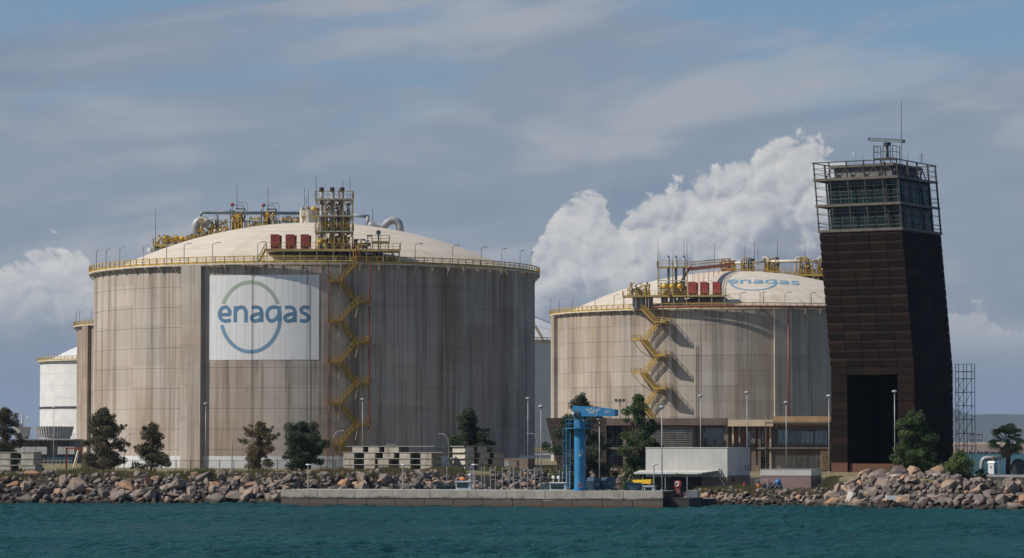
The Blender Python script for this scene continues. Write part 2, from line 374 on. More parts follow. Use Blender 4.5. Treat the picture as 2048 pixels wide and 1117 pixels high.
def dome_mat(name, seed):
    m, T, b, o = base_mat(name)
    tc = T.new('ShaderNodeTexCoord'); x, y, z = T.sep(tc.outputs['Object'])
    ang = T.math('ARCTAN2', x, T.math('MULTIPLY', y, -1.0))
    r = T.math('SQRT', T.math('ADD', T.math('MULTIPLY', x, x), T.math('MULTIPLY', y, y)))
    st = T.noise(T.comb(T.math('MULTIPLY', ang, 22.0), T.math('MULTIPLY', r, 0.05), seed), 1.0, 6, 0.65)
    ring = T.noise(T.comb(T.math('MULTIPLY', ang, 2.0), T.math('MULTIPLY', r, 0.6), seed+3), 1.0, 5, 0.6)
    n = T.noise(tc.outputs['Object'], 0.35, 6, 0.62)
    edge = T.smooth(r, 22, 40)
    dirt = T.math('MULTIPLY', T.smooth(T.math('ADD', T.math('MULTIPLY', st, 0.65), T.math('MULTIPLY', n, 0.35)), 0.44, 0.64), T.math('ADD', 0.18, T.math('MULTIPLY', edge, 0.55)))
    col = T.mix(T.smooth(ring, 0.35, 0.7), c4((0.54, 0.485, 0.405)), c4((0.46, 0.41, 0.335)))
    col = T.mix(dirt, col, c4((0.36, 0.29, 0.22)))
    T.put(b.inputs['Base Color'], col); b.inputs['Roughness'].default_value = 0.85; b.inputs['Specular IOR Level'].default_value = 0.3
    bump(T, b, n, 0.2, 0.08)
dome_mat('dome', 2.0)
def white_wall_mat():
    m, T, b, o = base_mat('white_wall')
    tc = T.new('ShaderNodeTexCoord'); x, y, z = T.sep(tc.outputs['Object'])
    ang = T.math('ARCTAN2', x, T.math('MULTIPLY', y, -1.0))
    st = T.noise(T.comb(T.math('MULTIPLY', ang, 60.0), T.math('MULTIPLY', z, 0.03), 3.0), 1.0, 6, 0.7)
    wob = T.noise(T.comb(T.math('MULTIPLY', ang, 9.0), T.math('MULTIPLY', z, 0.3), 8.0), 1.0, 4, 0.6)
    col = T.mix(T.smooth(wob, 0.4, 0.65), c4((0.58, 0.58, 0.57)), c4((0.52, 0.52, 0.515)))
    rust = T.math('MULTIPLY', T.smooth(st, 0.54, 0.66), T.smooth(z, 23, 31))
    col = T.mix(T.math('MULTIPLY', rust, 0.6), col, c4((0.42, 0.27, 0.15)))
    T.put(b.inputs['Base Color'], col); b.inputs['Roughness'].default_value = 0.7
white_wall_mat()
def panel_paint():                               # painted sign on the tank wall: chalky white, streaked
    m, T, b, o = base_mat('sign_white')
    tc = T.new('ShaderNodeTexCoord'); x, y, z = T.sep(tc.outputs['Object'])
    u = T.math('MULTIPLY', T.math('ARCTAN2', x, T.math('MULTIPLY', y, -1.0)), 41.0)
    st = T.noise(T.comb(T.math('MULTIPLY', u, 2.4), T.math('MULTIPLY', z, 0.05), 3.0), 1.0, 6, 0.6)
    n = T.noise(tc.outputs['Object'], 0.5, 5, 0.6)
    col = T.mix(T.smooth(st, 0.35, 0.65), c4((0.70, 0.705, 0.71)), c4((0.60, 0.605, 0.61)))
    col = T.mix(T.smooth(n, 0.5, 0.75, 0.0, 0.3), col, c4((0.50, 0.47, 0.44)))
    T.put(b.inputs['Base Color'], col); b.inputs['Roughness'].default_value = 0.85
panel_paint()
def corten():
    m, T, b, o = base_mat('corten')
    oi = T.new('ShaderNodeObjectInfo'); g = T.new('ShaderNodeNewGeometry'); pos = g.outputs['Position']
    n = T.noise(T.vmul(pos, (0.8, 0.8, 1.6)), 1.1, 6, 0.65)
    col = T.ramp(oi.outputs['Random'], [(0.0, (0.0105, 0.0076, 0.0066)), (0.45, (0.0135, 0.0090, 0.0072)), (0.85, (0.0160, 0.0100, 0.0075)), (1.0, (0.0215, 0.0125, 0.0085))])
    col = T.mix(T.smooth(n, 0.48, 0.75, 0.0, 0.5), col, c4((0.026, 0.0135, 0.009)))
    T.put(b.inputs['Base Color'], col); b.inputs['Roughness'].default_value = 0.8; b.inputs['Specular IOR Level'].default_value = 0.06
    bump(T, b, n, 0.15, 0.03)
corten()
pmat('corten_red', (0.12, 0.050, 0.028), (0.085, 0.036, 0.021), 1.0, 0.85, stretch=(3, 3, 0.4))
pmat('corten_shade', (0.006, 0.005, 0.005), (0.009, 0.007, 0.007), 0.5, 0.9, spec=0.2)
pmat('frame_steel', (0.036, 0.032, 0.029), (0.024, 0.022, 0.020), 0.8, 0.5)
pmat('frame_beam', (0.105, 0.088, 0.074), (0.07, 0.056, 0.048), 0.8, 0.6)
pmat('interior', (0.16, 0.16, 0.155), (0.12, 0.12, 0.115), 0.6, 0.9)
def glass(name, tint, mixf):
    m, T, b, o = base_mat(name)
    b.inputs['Base Color'].default_value = c4(tuple(k*0.12 for k in tint)); b.inputs['Roughness'].default_value = 0.04
    b.inputs['Specular IOR Level'].default_value = 1.0; b.inputs['IOR'].default_value = 1.9
    tr = T.new('ShaderNodeBsdfTransparent'); tr.inputs[0].default_value = c4(tint)
    mx = T.new('ShaderNodeMixShader'); mx.inputs[0].default_value = mixf
    T.l.new(b.outputs[0], mx.inputs[1]); T.l.new(tr.outputs[0], mx.inputs[2]); T.l.new(mx.outputs[0], o.inputs[0])
glass('glass_teal', (0.26, 0.52, 0.52), 0.55)
glass('glass_cab', (0.22, 0.46, 0.45), 0.60)
M['glass_cab'].node_tree.nodes['Principled BSDF'].inputs['IOR'].default_value = 1.45; M['glass_cab'].node_tree.nodes['Principled BSDF'].inputs['Specular IOR Level'].default_value = 0.5
glass('glass_office', (0.35, 0.80, 0.82), 0.25)
M['glass_office'].node_tree.nodes['Principled BSDF'].inputs['Base Color'].default_value = (0.055, 0.15, 0.16, 1)  # teal base imitates bright sky reflected in the office panes
glass('glass_dark', (0.20, 0.36, 0.38), 0.40)

def rock_mat():
    m, T, b, o = base_mat('rock')
    oi = T.new('ShaderNodeObjectInfo'); g = T.new('ShaderNodeNewGeometry'); pos = g.outputs['Position']; z = T.sep(pos)[2]
    col = T.ramp(oi.outputs['Random'], [(0.0, (0.10, 0.085, 0.078)), (0.25, (0.165, 0.14, 0.125)), (0.5, (0.21, 0.17, 0.145)), (0.72, (0.26, 0.20, 0.16)), (0.88, (0.33, 0.22, 0.15)), (0.97, (0.36, 0.19, 0.10)), (1.0, (0.44, 0.41, 0.37))])
    n = T.noise(pos, 1.6, 8, 0.68); n2 = T.noise(pos, 0.55, 4, 0.6)
    col = T.mix(T.smooth(n, 0.42, 0.68, 0.0, 0.55), col, c4((0.085, 0.07, 0.062)))
    col = T.mix(T.smooth(n2, 0.52, 0.7, 0.0, 0.4), col, c4((0.34, 0.255, 0.19)))
    wet = T.smooth(T.math('ADD', z, T.math('MULTIPLY', T.math('SUBTRACT', n2, 0.5), 0.8)), 0.95, 0.35)
    col = T.mix(T.math('MULTIPLY', wet, 0.88), col, c4((0.022, 0.019, 0.014)))
    T.put(b.inputs['Base Color'], col); b.inputs['Roughness'].default_value = 0.9; b.inputs['Specular IOR Level'].default_value = 0.3
    bump(T, b, n, 0.7, 0.12)
rock_mat()
def ground_mat():
    m, T, b, o = base_mat('ground')
    g = T.new('ShaderNodeNewGeometry'); pos = g.outputs['Position']; z = T.sep(pos)[2]
    n = T.noise(pos, 0.35, 8, 0.65); n2 = T.noise(pos, 2.5, 6, 0.6)
    col = T.mix(T.smooth(n, 0.35, 0.65), c4((0.15, 0.135, 0.065)), c4((0.24, 0.20, 0.125)))
    col = T.mix(T.smooth(n2, 0.4, 0.7, 0, 0.6), col, c4((0.075, 0.075, 0.03)))
    col = T.mix(T.smooth(z, 3.5, 3.0), col, c4((0.040, 0.034, 0.029)))  # lower ground painted dark so gaps between boulders look shaded
    T.put(b.inputs['Base Color'], col); b.inputs['Roughness'].default_value = 0.95; b.inputs['Specular IOR Level'].default_value = 0.1
    bump(T, b, n2, 0.5, 0.15)
ground_mat()
def leaf_mat(name, a, bcol, c, tr=0.25):
    m, T, b, o = base_mat(name)
    g = T.new('ShaderNodeNewGeometry'); pos = g.outputs['Position']
    n = T.noise(pos, 0.9, 3, 0.6); n2 = T.noise(pos, 4.5, 2, 0.5)
    col = T.mix(T.smooth(n, 0.35, 0.65), c4(a), c4(bcol)); col = T.mix(T.smooth(n2, 0.45, 0.7, 0, 0.7), col, c4(c))
    T.put(b.inputs['Base Color'], col); b.inputs['Roughness'].default_value = 0.75; b.inputs['Specular IOR Level'].default_value = 0.25
    t = T.new('ShaderNodeBsdfTranslucent'); T.put(t.inputs[0], col)
    mx = T.new('ShaderNodeMixShader'); mx.inputs[0].default_value = tr
    T.l.new(b.outputs[0], mx.inputs[1]); T.l.new(t.outputs[0], mx.inputs[2]); T.l.new(mx.outputs[0], o.inputs[0])
leaf_mat('leaf_olive', (0.081, 0.078, 0.039), (0.119, 0.109, 0.059), (0.167, 0.140, 0.084))
leaf_mat('leaf_brown', (0.132, 0.109, 0.056), (0.186, 0.143, 0.081), (0.093, 0.087, 0.043))
leaf_mat('leaf_green', (0.049, 0.084, 0.031), (0.077, 0.119, 0.041), (0.112, 0.140, 0.056))
leaf_mat('leaf_dark', (0.041, 0.063, 0.033), (0.064, 0.086, 0.045), (0.098, 0.112, 0.063))
leaf_mat('leaf_bush', (0.093, 0.147, 0.050), (0.147, 0.202, 0.070), (0.202, 0.232, 0.093))
leaf_mat('leaf_palm', (0.17, 0.20, 0.085), (0.25, 0.27, 0.13), (0.34, 0.30, 0.16), 0.35)
leaf_mat('grass', (0.20, 0.185, 0.075), (0.33, 0.265, 0.15), (0.135, 0.15, 0.045), 0.4)
def quay_mats():
    m, T, b, o = base_mat('quay')
    tc = T.new('ShaderNodeTexCoord'); x, y, z = T.sep(tc.outputs['Object'])
    st = T.noise(T.comb(T.math('MULTIPLY', x, 1.6), T.math('MULTIPLY', z, 0.25), 3.0), 1.0, 6, 0.65)
    n = T.noise(tc.outputs['Object'], 0.5, 7, 0.65)
    big = T.noise(T.comb(T.math('MULTIPLY', x, 0.16), T.math('MULTIPLY', z, 0.6), 7.0), 1.0, 5, 0.6)
    col = T.mix(T.smooth(n, 0.35, 0.65), c4((0.36, 0.335, 0.285)), c4((0.27, 0.25, 0.21)))
    col = T.mix(T.smooth(st, 0.5, 0.68, 0, 0.5), col, c4((0.19, 0.17, 0.14)))
    zz = T.math('ADD', z, T.math('MULTIPLY', T.math('SUBTRACT', T.math('ADD', T.math('MULTIPLY', big, 0.7), T.math('MULTIPLY', st, 0.3)), 0.5), 2.6))
    col = T.mix(T.smooth(zz, 1.34, 0.98, 0, 0.88), col, c4((0.064, 0.051, 0.040)))       # tide line
    col = T.mix(T.smooth(T.math('ADD', z, T.math('MULTIPLY', n, 0.3)), 0.62, 0.38, 0, 0.85), col, c4((0.10, 0.048, 0.024)))   # weed and rust-brown growth
    T.put(b.inputs['Base Color'], col); b.inputs['Roughness'].default_value = 0.9; bump(T, b, n, 0.3, 0.05)
quay_mats()
pmat('dark_concrete', (0.035, 0.034, 0.032), (0.022, 0.021, 0.02), 0.7, 0.8, bmp=0.3)  # near-black concrete for the steps; on the quay end it stands in for shade
def water_mat():
    m, T, b, o = base_mat('water')
    g = T.new('ShaderNodeNewGeometry'); pos = g.outputs['Position']
    n = T.noise(T.vmul(pos, (1.0, 0.6, 1.0)), 1.9, 5, 0.62); n2 = T.noise(pos, 0.035, 3, 0.5)
    col = T.mix(T.smooth(n2, 0.35, 0.65), c4((0.0055, 0.040, 0.044)), c4((0.008, 0.053, 0.054)))
    d = T.new('ShaderNodeBsdfDiffuse'); T.put(d.inputs[0], col)
    gl = T.new('ShaderNodeBsdfGlossy'); gl.inputs['Roughness'].default_value = 0.12; gl.inputs[0].default_value = (0.80, 0.95, 1.0, 1)
    bp = T.new('ShaderNodeBump'); bp.inputs['Strength'].default_value = 1.0; bp.inputs['Distance'].default_value = 0.30; T.put(bp.inputs['Height'], n)
    T.l.new(bp.outputs[0], gl.inputs['Normal']); T.l.new(bp.outputs[0], d.inputs['Normal'])
    mx = T.new('ShaderNodeMixShader'); fr = T.new('ShaderNodeFresnel'); fr.inputs['IOR'].default_value = 1.33; T.l.new(bp.outputs[0], fr.inputs['Normal']); T.put(mx.inputs[0], T.lin(fr.outputs[0], 0.02, 0.9, 0.015, 0.32)); T.l.new(d.outputs[0], mx.inputs[1]); T.l.new(gl.outputs[0], mx.inputs[2]); T.l.new(mx.outputs[0], o.inputs[0])
water_mat()
# ------------------------------------------------------------------ setting: sea, ground, slopes
def grid_mesh(name, xs, ys, Z, mat, smooth=True):
    nx, ny = len(xs), len(ys)
    XX, YY = np.meshgrid(xs, ys)
    co = np.stack([XX, YY, Z], -1).reshape(-1, 3).astype(np.float32)
    i = np.arange((ny-1)*(nx-1)); r = i // (nx-1); c = i % (nx-1); a = r*nx + c
    q = np.stack([a, a+1, a+nx+1, a+nx], -1).astype(np.int32)
    me = bpy.data.meshes.new(name); me.vertices.add(len(co)); me.vertices.foreach_set('co', co.ravel())
    me.loops.add(q.size); me.loops.foreach_set('vertex_index', q.ravel())
    me.polygons.add(len(q)); me.polygons.foreach_set('loop_start', np.arange(0, q.size, 4, dtype=np.int32))
    me.update(calc_edges=True); me.validate()
    if smooth: me.shade_smooth()
    me.materials.append(M[mat]); o = bpy.data.objects.new(name, me); COL.objects.link(o); return o
def make_sea():
    xs = np.concatenate([-np.geomspace(16000, 90, 14), np.arange(-76, 76.1, 0.42), np.geomspace(90, 16000, 14)])
    ys = np.concatenate([[-4000, -1000, -300, 0, 80, 140, 180], np.arange(200, 436, 0.42), np.geomspace(440, 16000, 26)])
    XX, YY = np.meshgrid(xs, ys); Z = np.zeros_like(XX); rg = np.random.default_rng(5)
    for k in range(64):
        wl = 0.9 * (5.5/0.9) ** rg.random(); a = math.radians(-62) + rg.normal()*0.55
        kx, ky = math.cos(a)*2*PI/wl, math.sin(a)*2*PI/wl
        ph = XX*kx + YY*ky + rg.random()*6.28
        Z += 0.0125*wl**0.75 * (np.sin(ph) + 0.35*np.cos(2*ph))
    env = 0.75 + 0.35*np.sin(XX*0.05 + YY*0.021) * np.sin(YY*0.043 - XX*0.013 + 1.0)
    fade = np.clip((80-np.abs(XX))/8, 0, 1) * np.clip((YY-185)/15, 0, 1) * np.clip((442-YY)/8, 0, 1)
    tag(grid_mesh('sea', xs, ys, Z*env*fade, 'water'), kind='structure')
make_sea()

def XY(px, Y): return ((px-1024)/F*Y, Y)
SH_A = [XY(-260, 440), XY(-60, 432), XY(300, 429), XY(562, 427), XY(760, 436), XY(900, 444), XY(965, 466), XY(1010, 488), XY(1150, 492), XY(1265, 488), XY(1300, 466), XY(1318, 438)]
SH_B = [XY(1345, 424), XY(1390, 419), XY(1470, 416), XY(1560, 414), XY(1625, 411)]
SH_C = [XY(1625, 411), XY(1700, 398), XY(1850, 391), XY(2060, 385), XY(2260, 380)]
LAND = SH_A + SH_B + SH_C[1:] + [(130, 380), (130, 545), (69, 545), (222, 1700), (-900, 1700), (-900, 440)]
def smoothstep(a, b, x): t = np.clip((x-a)/(b-a), 0, 1); return t*t*(3-2*t)
def sdf(X, Y, poly=LAND):
    d = np.full(X.shape, 1e9); ins = np.zeros(X.shape, bool); n = len(poly)
    for i in range(n):
        (x0, y0), (x1, y1) = poly[i], poly[(i+1) % n]; ex, ey = x1-x0, y1-y0
        t = np.clip(((X-x0)*ex + (Y-y0)*ey)/(ex*ex+ey*ey+1e-12), 0, 1)
        d = np.minimum(d, np.hypot(X-x0-t*ex, Y-y0-t*ey))
        c = ((y0 > Y) != (y1 > Y)); ins ^= c & (X < (x1-x0)*(Y-y0)/((y1-y0) if y1 != y0 else 1e-9) + x0)
    return np.where(ins, d, -d)
GZ = 3.75
def ztop(X, Y):
    px = X/np.maximum(Y, 1)*F + 1024
    w = smoothstep(1285, 1318, px) * (1 - smoothstep(1628, 1668, px)) * (1 - smoothstep(453, 461, Y))
    lowr = smoothstep(1880, 1935, px) * (Y < 560)
    return GZ - 0.75*lowr + (1.75-GZ)*w
def height(X, Y):
    X = np.asarray(X, float); Y = np.asarray(Y, float); d = sdf(X, Y)
    return np.clip(d*0.60 - 0.25, -2.5, None).clip(max=ztop(X, Y))
def hgt(x, y): return float(height(np.array([x]), np.array([y]))[0])
def make_ground():
    xs = np.concatenate([-np.geomspace(900, 112, 12), np.arange(-108, 112, 1.3), [118, 124, 130, 140, 160, 190, 225]])
    ys = np.concatenate([np.arange(374, 470, 1.2), np.arange(471, 560, 3.0), np.geomspace(565, 1700, 20)])
    XX, YY = np.meshgrid(xs, ys); Z = height(XX, YY)
    n = 0.10*np.sin(XX*0.9+YY*0.3)*np.sin(YY*0.7-XX*0.2); Z = Z + n*(YY < 470)
    tag(grid_mesh('ground', xs, ys, Z, 'ground'), kind='structure')
make_ground()

# boulders of the shore protection: a handful of cut shapes, shared by all the stones
def hull_mesh(name, seed, n=15, flat=1.0):
    r = random.Random(seed); bm = bmesh.new()
    for i in range(n):
        v = Vector((r.gauss(0, 1), r.gauss(0, 1), r.gauss(0, 1))).normalized() * r.uniform(0.82, 1.1)
        p = 3.2; k = (abs(v.x)**p + abs(v.y)**p + abs(v.z)**p) ** (1/p); v = v*(0.45 + 0.55/k*0.9)
        bm.verts.new((v.x*1.0, v.y*r.uniform(0.78, 0.95), v.z*0.72*flat))
    h = bmesh.ops.convex_hull(bm, input=bm.verts)
    bmesh.ops.delete(bm, geom=[e for e in h['geom_interior'] if isinstance(e, bmesh.types.BMVert)], context='VERTS')
    me = bpy.data.meshes.new(name); bm.to_mesh(me); bm.free(); me.materials.append(M['rock']); return me
STONES = [hull_mesh('stone', 100+i, 14 + i % 6) for i in range(18)]
def walk(poly, step):
    out = []; carry = 0.0
    for (x0, y0), (x1, y1) in zip(poly, poly[1:]):
        L = math.hypot(x1-x0, y1-y0); t = carry
        while t < L: out.append((x0+(x1-x0)*t/L, y0+(y1-y0)*t/L, -(y1-y0)/L, (x1-x0)/L)); t += step
        carry = t - L
    return out
def rock_slope(name, label, poly, run, rows, step, size, seed, limit=300, toe=-0.5, small_top=True, vis=(-400, 2330)):
    r = random.Random(seed); root = thing(name, label, 'rock slope', (poly[len(poly)//2][0], poly[len(poly)//2][1], 0)); root['kind'] = 'structure'
    bx, by, _ = root.location; cand = []
    for k in range(rows):
        f = k/(rows-1); st = step*(1.0 - 0.25*f if small_top else 1.0)
        for (x, y, nx, ny) in walk(poly, st):
            d = toe + (run-toe)*f + r.uniform(-0.45, 0.45); j = r.uniform(-0.45, 0.45)*st
            X, Y = x + nx*d + ny*j, y + ny*d - nx*j
            px = X/Y*F + 1024
            if not (vis[0] < px < vis[1]): continue
            s = size*(r.uniform(0.42, 1.02) + (0.5 if r.random() < 0.17 else 0))*(1.0 - (0.28*f if small_top else 0.0))
            cand.append((s, X, Y, s*r.uniform(0.02, 0.30)))
    hz = height([c[1] for c in cand], [c[2] for c in cand]); cand = [(c[0], c[1], c[2], c[3]+float(h)) for c, h in zip(cand, hz)]
    cand.sort(key=lambda c: -c[0]); rest = MB(); wk = walk(poly, 0.9); sm = []
    cnt = 0
    for (s, X, Y, Z) in cand:
        me = STONES[r.randrange(len(STONES))]
        rot = Matrix.Rotation(r.uniform(0, 6.28), 4, 'Z') @ Matrix.Rotation(r.gauss(0, 0.45), 4, 'X') @ Matrix.Rotation(r.gauss(0.25, 0.4), 4, 'Y')
        sc = (s*r.uniform(0.85, 1.5), s*r.uniform(0.8, 1.1), s*r.uniform(0.65, 1.1))
        if cnt < limit and -25 < X/Y*F + 1024 < 2075:
            cnt += 1; o = bpy.data.objects.new('stone', me); COL.objects.link(o); o.parent = root
            o.location = (X-bx, Y-by, Z); o.rotation_euler = rot.to_euler(); o.scale = sc
        else:
            mt = rot @ Matrix.Diagonal((*sc, 1)); rest.add([Vector((X-bx, Y-by, Z)) + mt @ v.co for v in me.vertices], [tuple(p.vertices) for p in me.polygons])
    # small stones filling the gaps
    for i in range(int(len(cand)*1.9)):
        (x, y, nx, ny) = r.choice(wk); d = r.uniform(toe, run + 0.8); sm.append((x + nx*d, y + ny*d))
    hz = height([c[0] for c in sm], [c[1] for c in sm])
    for (X, Y), h in zip(sm, hz):
        s = r.uniform(0.2, 0.55)
        me = STONES[r.randrange(len(STONES))]; rot = Matrix.Rotation(r.uniform(0, 6.28), 4, 'Z') @ Matrix.Rotation(r.uniform(-1, 1), 4, 'X')
        rest.add([Vector((X-bx, Y-by, float(h) + s*0.35)) + rot @ (v.co*s) for v in me.vertices], [tuple(p.vertices) for p in me.polygons])
    tag(rest.build('small_stones', 'rock', root), kind='stuff')
    return root
rock_slope('rock_slope', 'long slope of grey and tan boulders below the two wide tanks', SH_A[:7], 6.6, 7, 1.62, 1.16, 11)
rock_slope('rock_slope', 'low boulder bank at the back of the basin behind the blue crane', SH_A[6:], 6.4, 8, 1.05, 0.72, 12, vis=(930, 1330))
rock_slope('rock_slope', 'low edge of pale rubble in front of the white shed', SH_B, 3.4, 5, 0.92, 0.62, 13)
rock_slope('rock_slope', 'high heap of big pale boulders in front of the dark tower', SH_C, 9.6, 10, 1.55, 1.06, 14)
# four great boulders crowning the heap by the tower
for (px, py, w, lab, sd) in ((1757, 958, 1.55, 'large grey boulder on top of the heap left of the tower lamp post', 3), (1797, 961, 1.5, 'large tan pointed boulder at the foot of the tower lamp post', 5),
                             (1825, 969, 1.35, 'broad grey boulder on the heap right of the tower lamp post', 7), (1872, 966, 1.4, 'long pale boulder on the heap left of the round bush', 8)):
    Y = 404.5; o = bpy.data.objects.new('boulder', STONES[sd]); COL.objects.link(o); x = gx(px, Y); z0 = hgt(x, Y)
    zt = gz(py-16, Y); o.location = (x, Y, max(z0+0.5, zt-0.9)); o.scale = (w*0.95, w, w*1.0); o.rotation_euler = (0.1*sd, 0.05*sd, sd*1.3); tag(o, lab, 'boulder')

# rough grass along the top of the slopes
def grass(name, label, poly, d0, d1, n, h0, h1, seed, vis=(-30, 2080)):
    r = random.Random(seed); mb = MB(); P = walk(poly, 0.15)
    spots = []
    for i in range(n):
        (x, y, nx, ny) = r.choice(P); d = r.uniform(d0, d1); spots.append((x+nx*d, y+ny*d))
    hz = height([c[0] for c in spots], [c[1] for c in spots])
    for (X, Y), zg in zip(spots, hz):
        if not (vis[0] < X/Y*F+1024 < vis[1]): continue
        patch = math.sin(X*0.55+seed)*math.sin(X*0.21+1.3) + 0.6*math.sin(X*1.7+Y)
        h = r.uniform(h0, h1)*(1.0 + 0.45*patch); z = float(zg) - 0.05
        if h < 0.12: continue
        for k in range(7):
            a = r.uniform(0, 6.28); w = r.uniform(0.03, 0.07); l = r.uniform(0.1, 0.5)*h; bx, by = X+r.gauss(0, .18), Y+r.gauss(0, .18)
            tx, ty = bx+math.cos(a)*l, by+math.sin(a)*l
            mb.add([(bx-w, by, z), (bx+w, by+w*0.5, z), (tx, ty, z+h*r.uniform(.6, 1.1))], [(0, 1, 2)])
    return tag(mb.build(name, 'grass'), label, 'grass', kind='stuff')
grass('grass', 'rough olive grass along the top of the long boulder slope', SH_A[:8], 5.6, 10.5, 8500, 0.35, 0.95, 21)
grass('grass', 'green grass above the boulders behind the blue crane', SH_A[6:], 6.2, 11.5, 3800, 0.3, 0.9, 22)
grass('grass', 'dry grass in front of the white shed and the mauve hut', SH_B, 2.7, 7.0, 2600, 0.25, 0.75, 23)
grass('grass', 'green grass strip beyond the boulder heap at the right edge', SH_C[2:], 6.8, 11.5, 1800, 0.2, 0.5, 24)

# ------------------------------------------------------------------ quay
def make_quay():
    A = Vector((*XY(562, 417.6), 0)); B = Vector((*XY(1325, 401.9), 0)); L = (B-A).length; rz = math.atan2(B.y-A.y, B.x-A.x)
    q = thing('quay', 'long low concrete quay with a dark tide line, standing in the water', 'quay', A, rz)
    MB().b2(0.05, L-0.05, 0.25, 9.9, -2.0, 1.95).build('core', 'quay', q)
    mb = MB(); mb.b2(0.0, L, 0.45, 10.0, 1.95, 2.07); mb.build('deck', 'slab', q)
    n = 10; w = L/n
    for i in range(n):
        MB().b2(i*w+0.03, (i+1)*w-0.03, 0.0, 0.5, 1.06, 2.10).build('concrete_segment', 'quay', q)
    n = 13; w = L/n
    for i in range(n):
        MB().b2(i*w+0.035, (i+1)*w-0.035, 0.06, 0.3, -1.5, 1.02).build('footing_block', 'quay', q)
    # end wall towards the basin entrance
    MB().b2(L-0.28, L+0.01, 0.52, 9.98, -1.5, 2.10).build('end_wall', 'dark_concrete', q)  # shade of the end turned from the sun, put into its dark colour
    s = thing('landing_step', 'dark low concrete landing step at the right end of the quay', 'step', tuple(q.matrix_basis @ Vector((L+0.05, 1.2, 0))), rz)
    MB().b2(0, 3.0, 0, 6.5, -1.5, 1.12).build('step_block', 'dark_concrete', s); MB().b2(-0.03, 3.06, -0.04, 6.6, 1.12, 1.24).build('cap', 'dark_concrete', s)
    p = at(1379, 1012, 411); s2 = thing('landing_block', 'low concrete block with one pale corner beside the dark landing step', 'block', (p.x, p.y, 0), rz)
    MB().b2(0, 2.5, 0, 4, -1.5, 0.98).build('step_block', 'dark_concrete', s2); MB().b2(-0.02, 0.55, -0.05, 1, -1.4, 0.95).build('corner', 'quay', s2); MB().b2(-0.05, 2.6, -0.07, 4.05, 0.98, 1.06).build('cap', 'slab', s2)
    return q, rz, L
QUAY, QRZ, QL = make_quay()
QM = Matrix.Translation(QUAY.location) @ Matrix.Rotation(QRZ, 4, 'Z')
def on_quay(px, yl=3.0):                           # a point on the quay deck seen in column px
    o = QUAY.location; u = (px-1024)/F; c, s = math.cos(QRZ), math.sin(QRZ)
    # (o.x + c*t - s*yl) = u*(o.y + s*t + c*yl)
    t = (u*(o.y + c*yl) - o.x + s*yl) / (c - u*s)
    return Vector((o.x + c*t - s*yl, o.y + s*t + c*yl, 2.07))

# ------------------------------------------------------------------ far shore
def make_far():
    # hills across the bay
    mb = MB(); Y0 = 13000; xs = [x for x in range(-5200, 8400, 120)]
    def ridge(x):
        px = x/Y0*F + 1024
        h = 8 + (px > 1700)*0
        h = 62*math.exp(-((px-1925)/70)**2) + 48*math.exp(-((px-2090)/120)**2) + 30*math.exp(-((px-2400)/300)**2) + 30*math.exp(-((px-1700)/200)**2) + 12
        return 2*(h + 2.2*math.sin(x*0.0105) + 1.3*math.sin(x*0.028+1))
    rows = [(0.0, -300), (0.45, 300), (0.8, 700), (1.0, 1000), (0.6, 1700), (0.0, 2600)]
    vs = []; fs = []
    for (k, dy) in rows:
        for x in xs: vs.append((x, Y0+dy+40*math.sin(x*0.01+dy), -1 + (ridge(x)+1)*k*(1 + 0.10*math.sin(x*0.03+dy)*(0 < k < 1))))
    n = len(xs)
    for j in range(len(rows)-1):
        for i in range(n-1): fs.append((j*n+i, j*n+i+1, (j+1)*n+i+1, (j+1)*n+i))
    mb.add(vs, fs); tag(mb.build('hills', 'hill', smooth=True), kind='structure')
    # breakwater wall across the water
    w = thing('breakwater', 'long pinkish harbour breakwater wall far across the water', 'breakwater', (260, 2600, 0))
    b = MB(); b.b2(-160, 420, 0, 8, -2, 7.6); b.build('wall', 'far_wall', w)
    b = MB(); b.b2(-160, 420, 3, 7, 7.6, 9.2); b.build('parapet', 'cream_steel', w)
    r = random.Random(3); b = MB()
    for i in range(420):
        x = -160 + 580*r.random(); s = r.uniform(1.0, 2.2); me = STONES[r.randrange(18)]
        b.add([Vector((x, -r.uniform(0, 5), r.uniform(-0.3, 1.6))) + v.co*s for v in me.vertices], [tuple(p.vertices) for p in me.polygons])
    tag(b.build('rubble', 'rock', w), kind='stuff')
make_far()
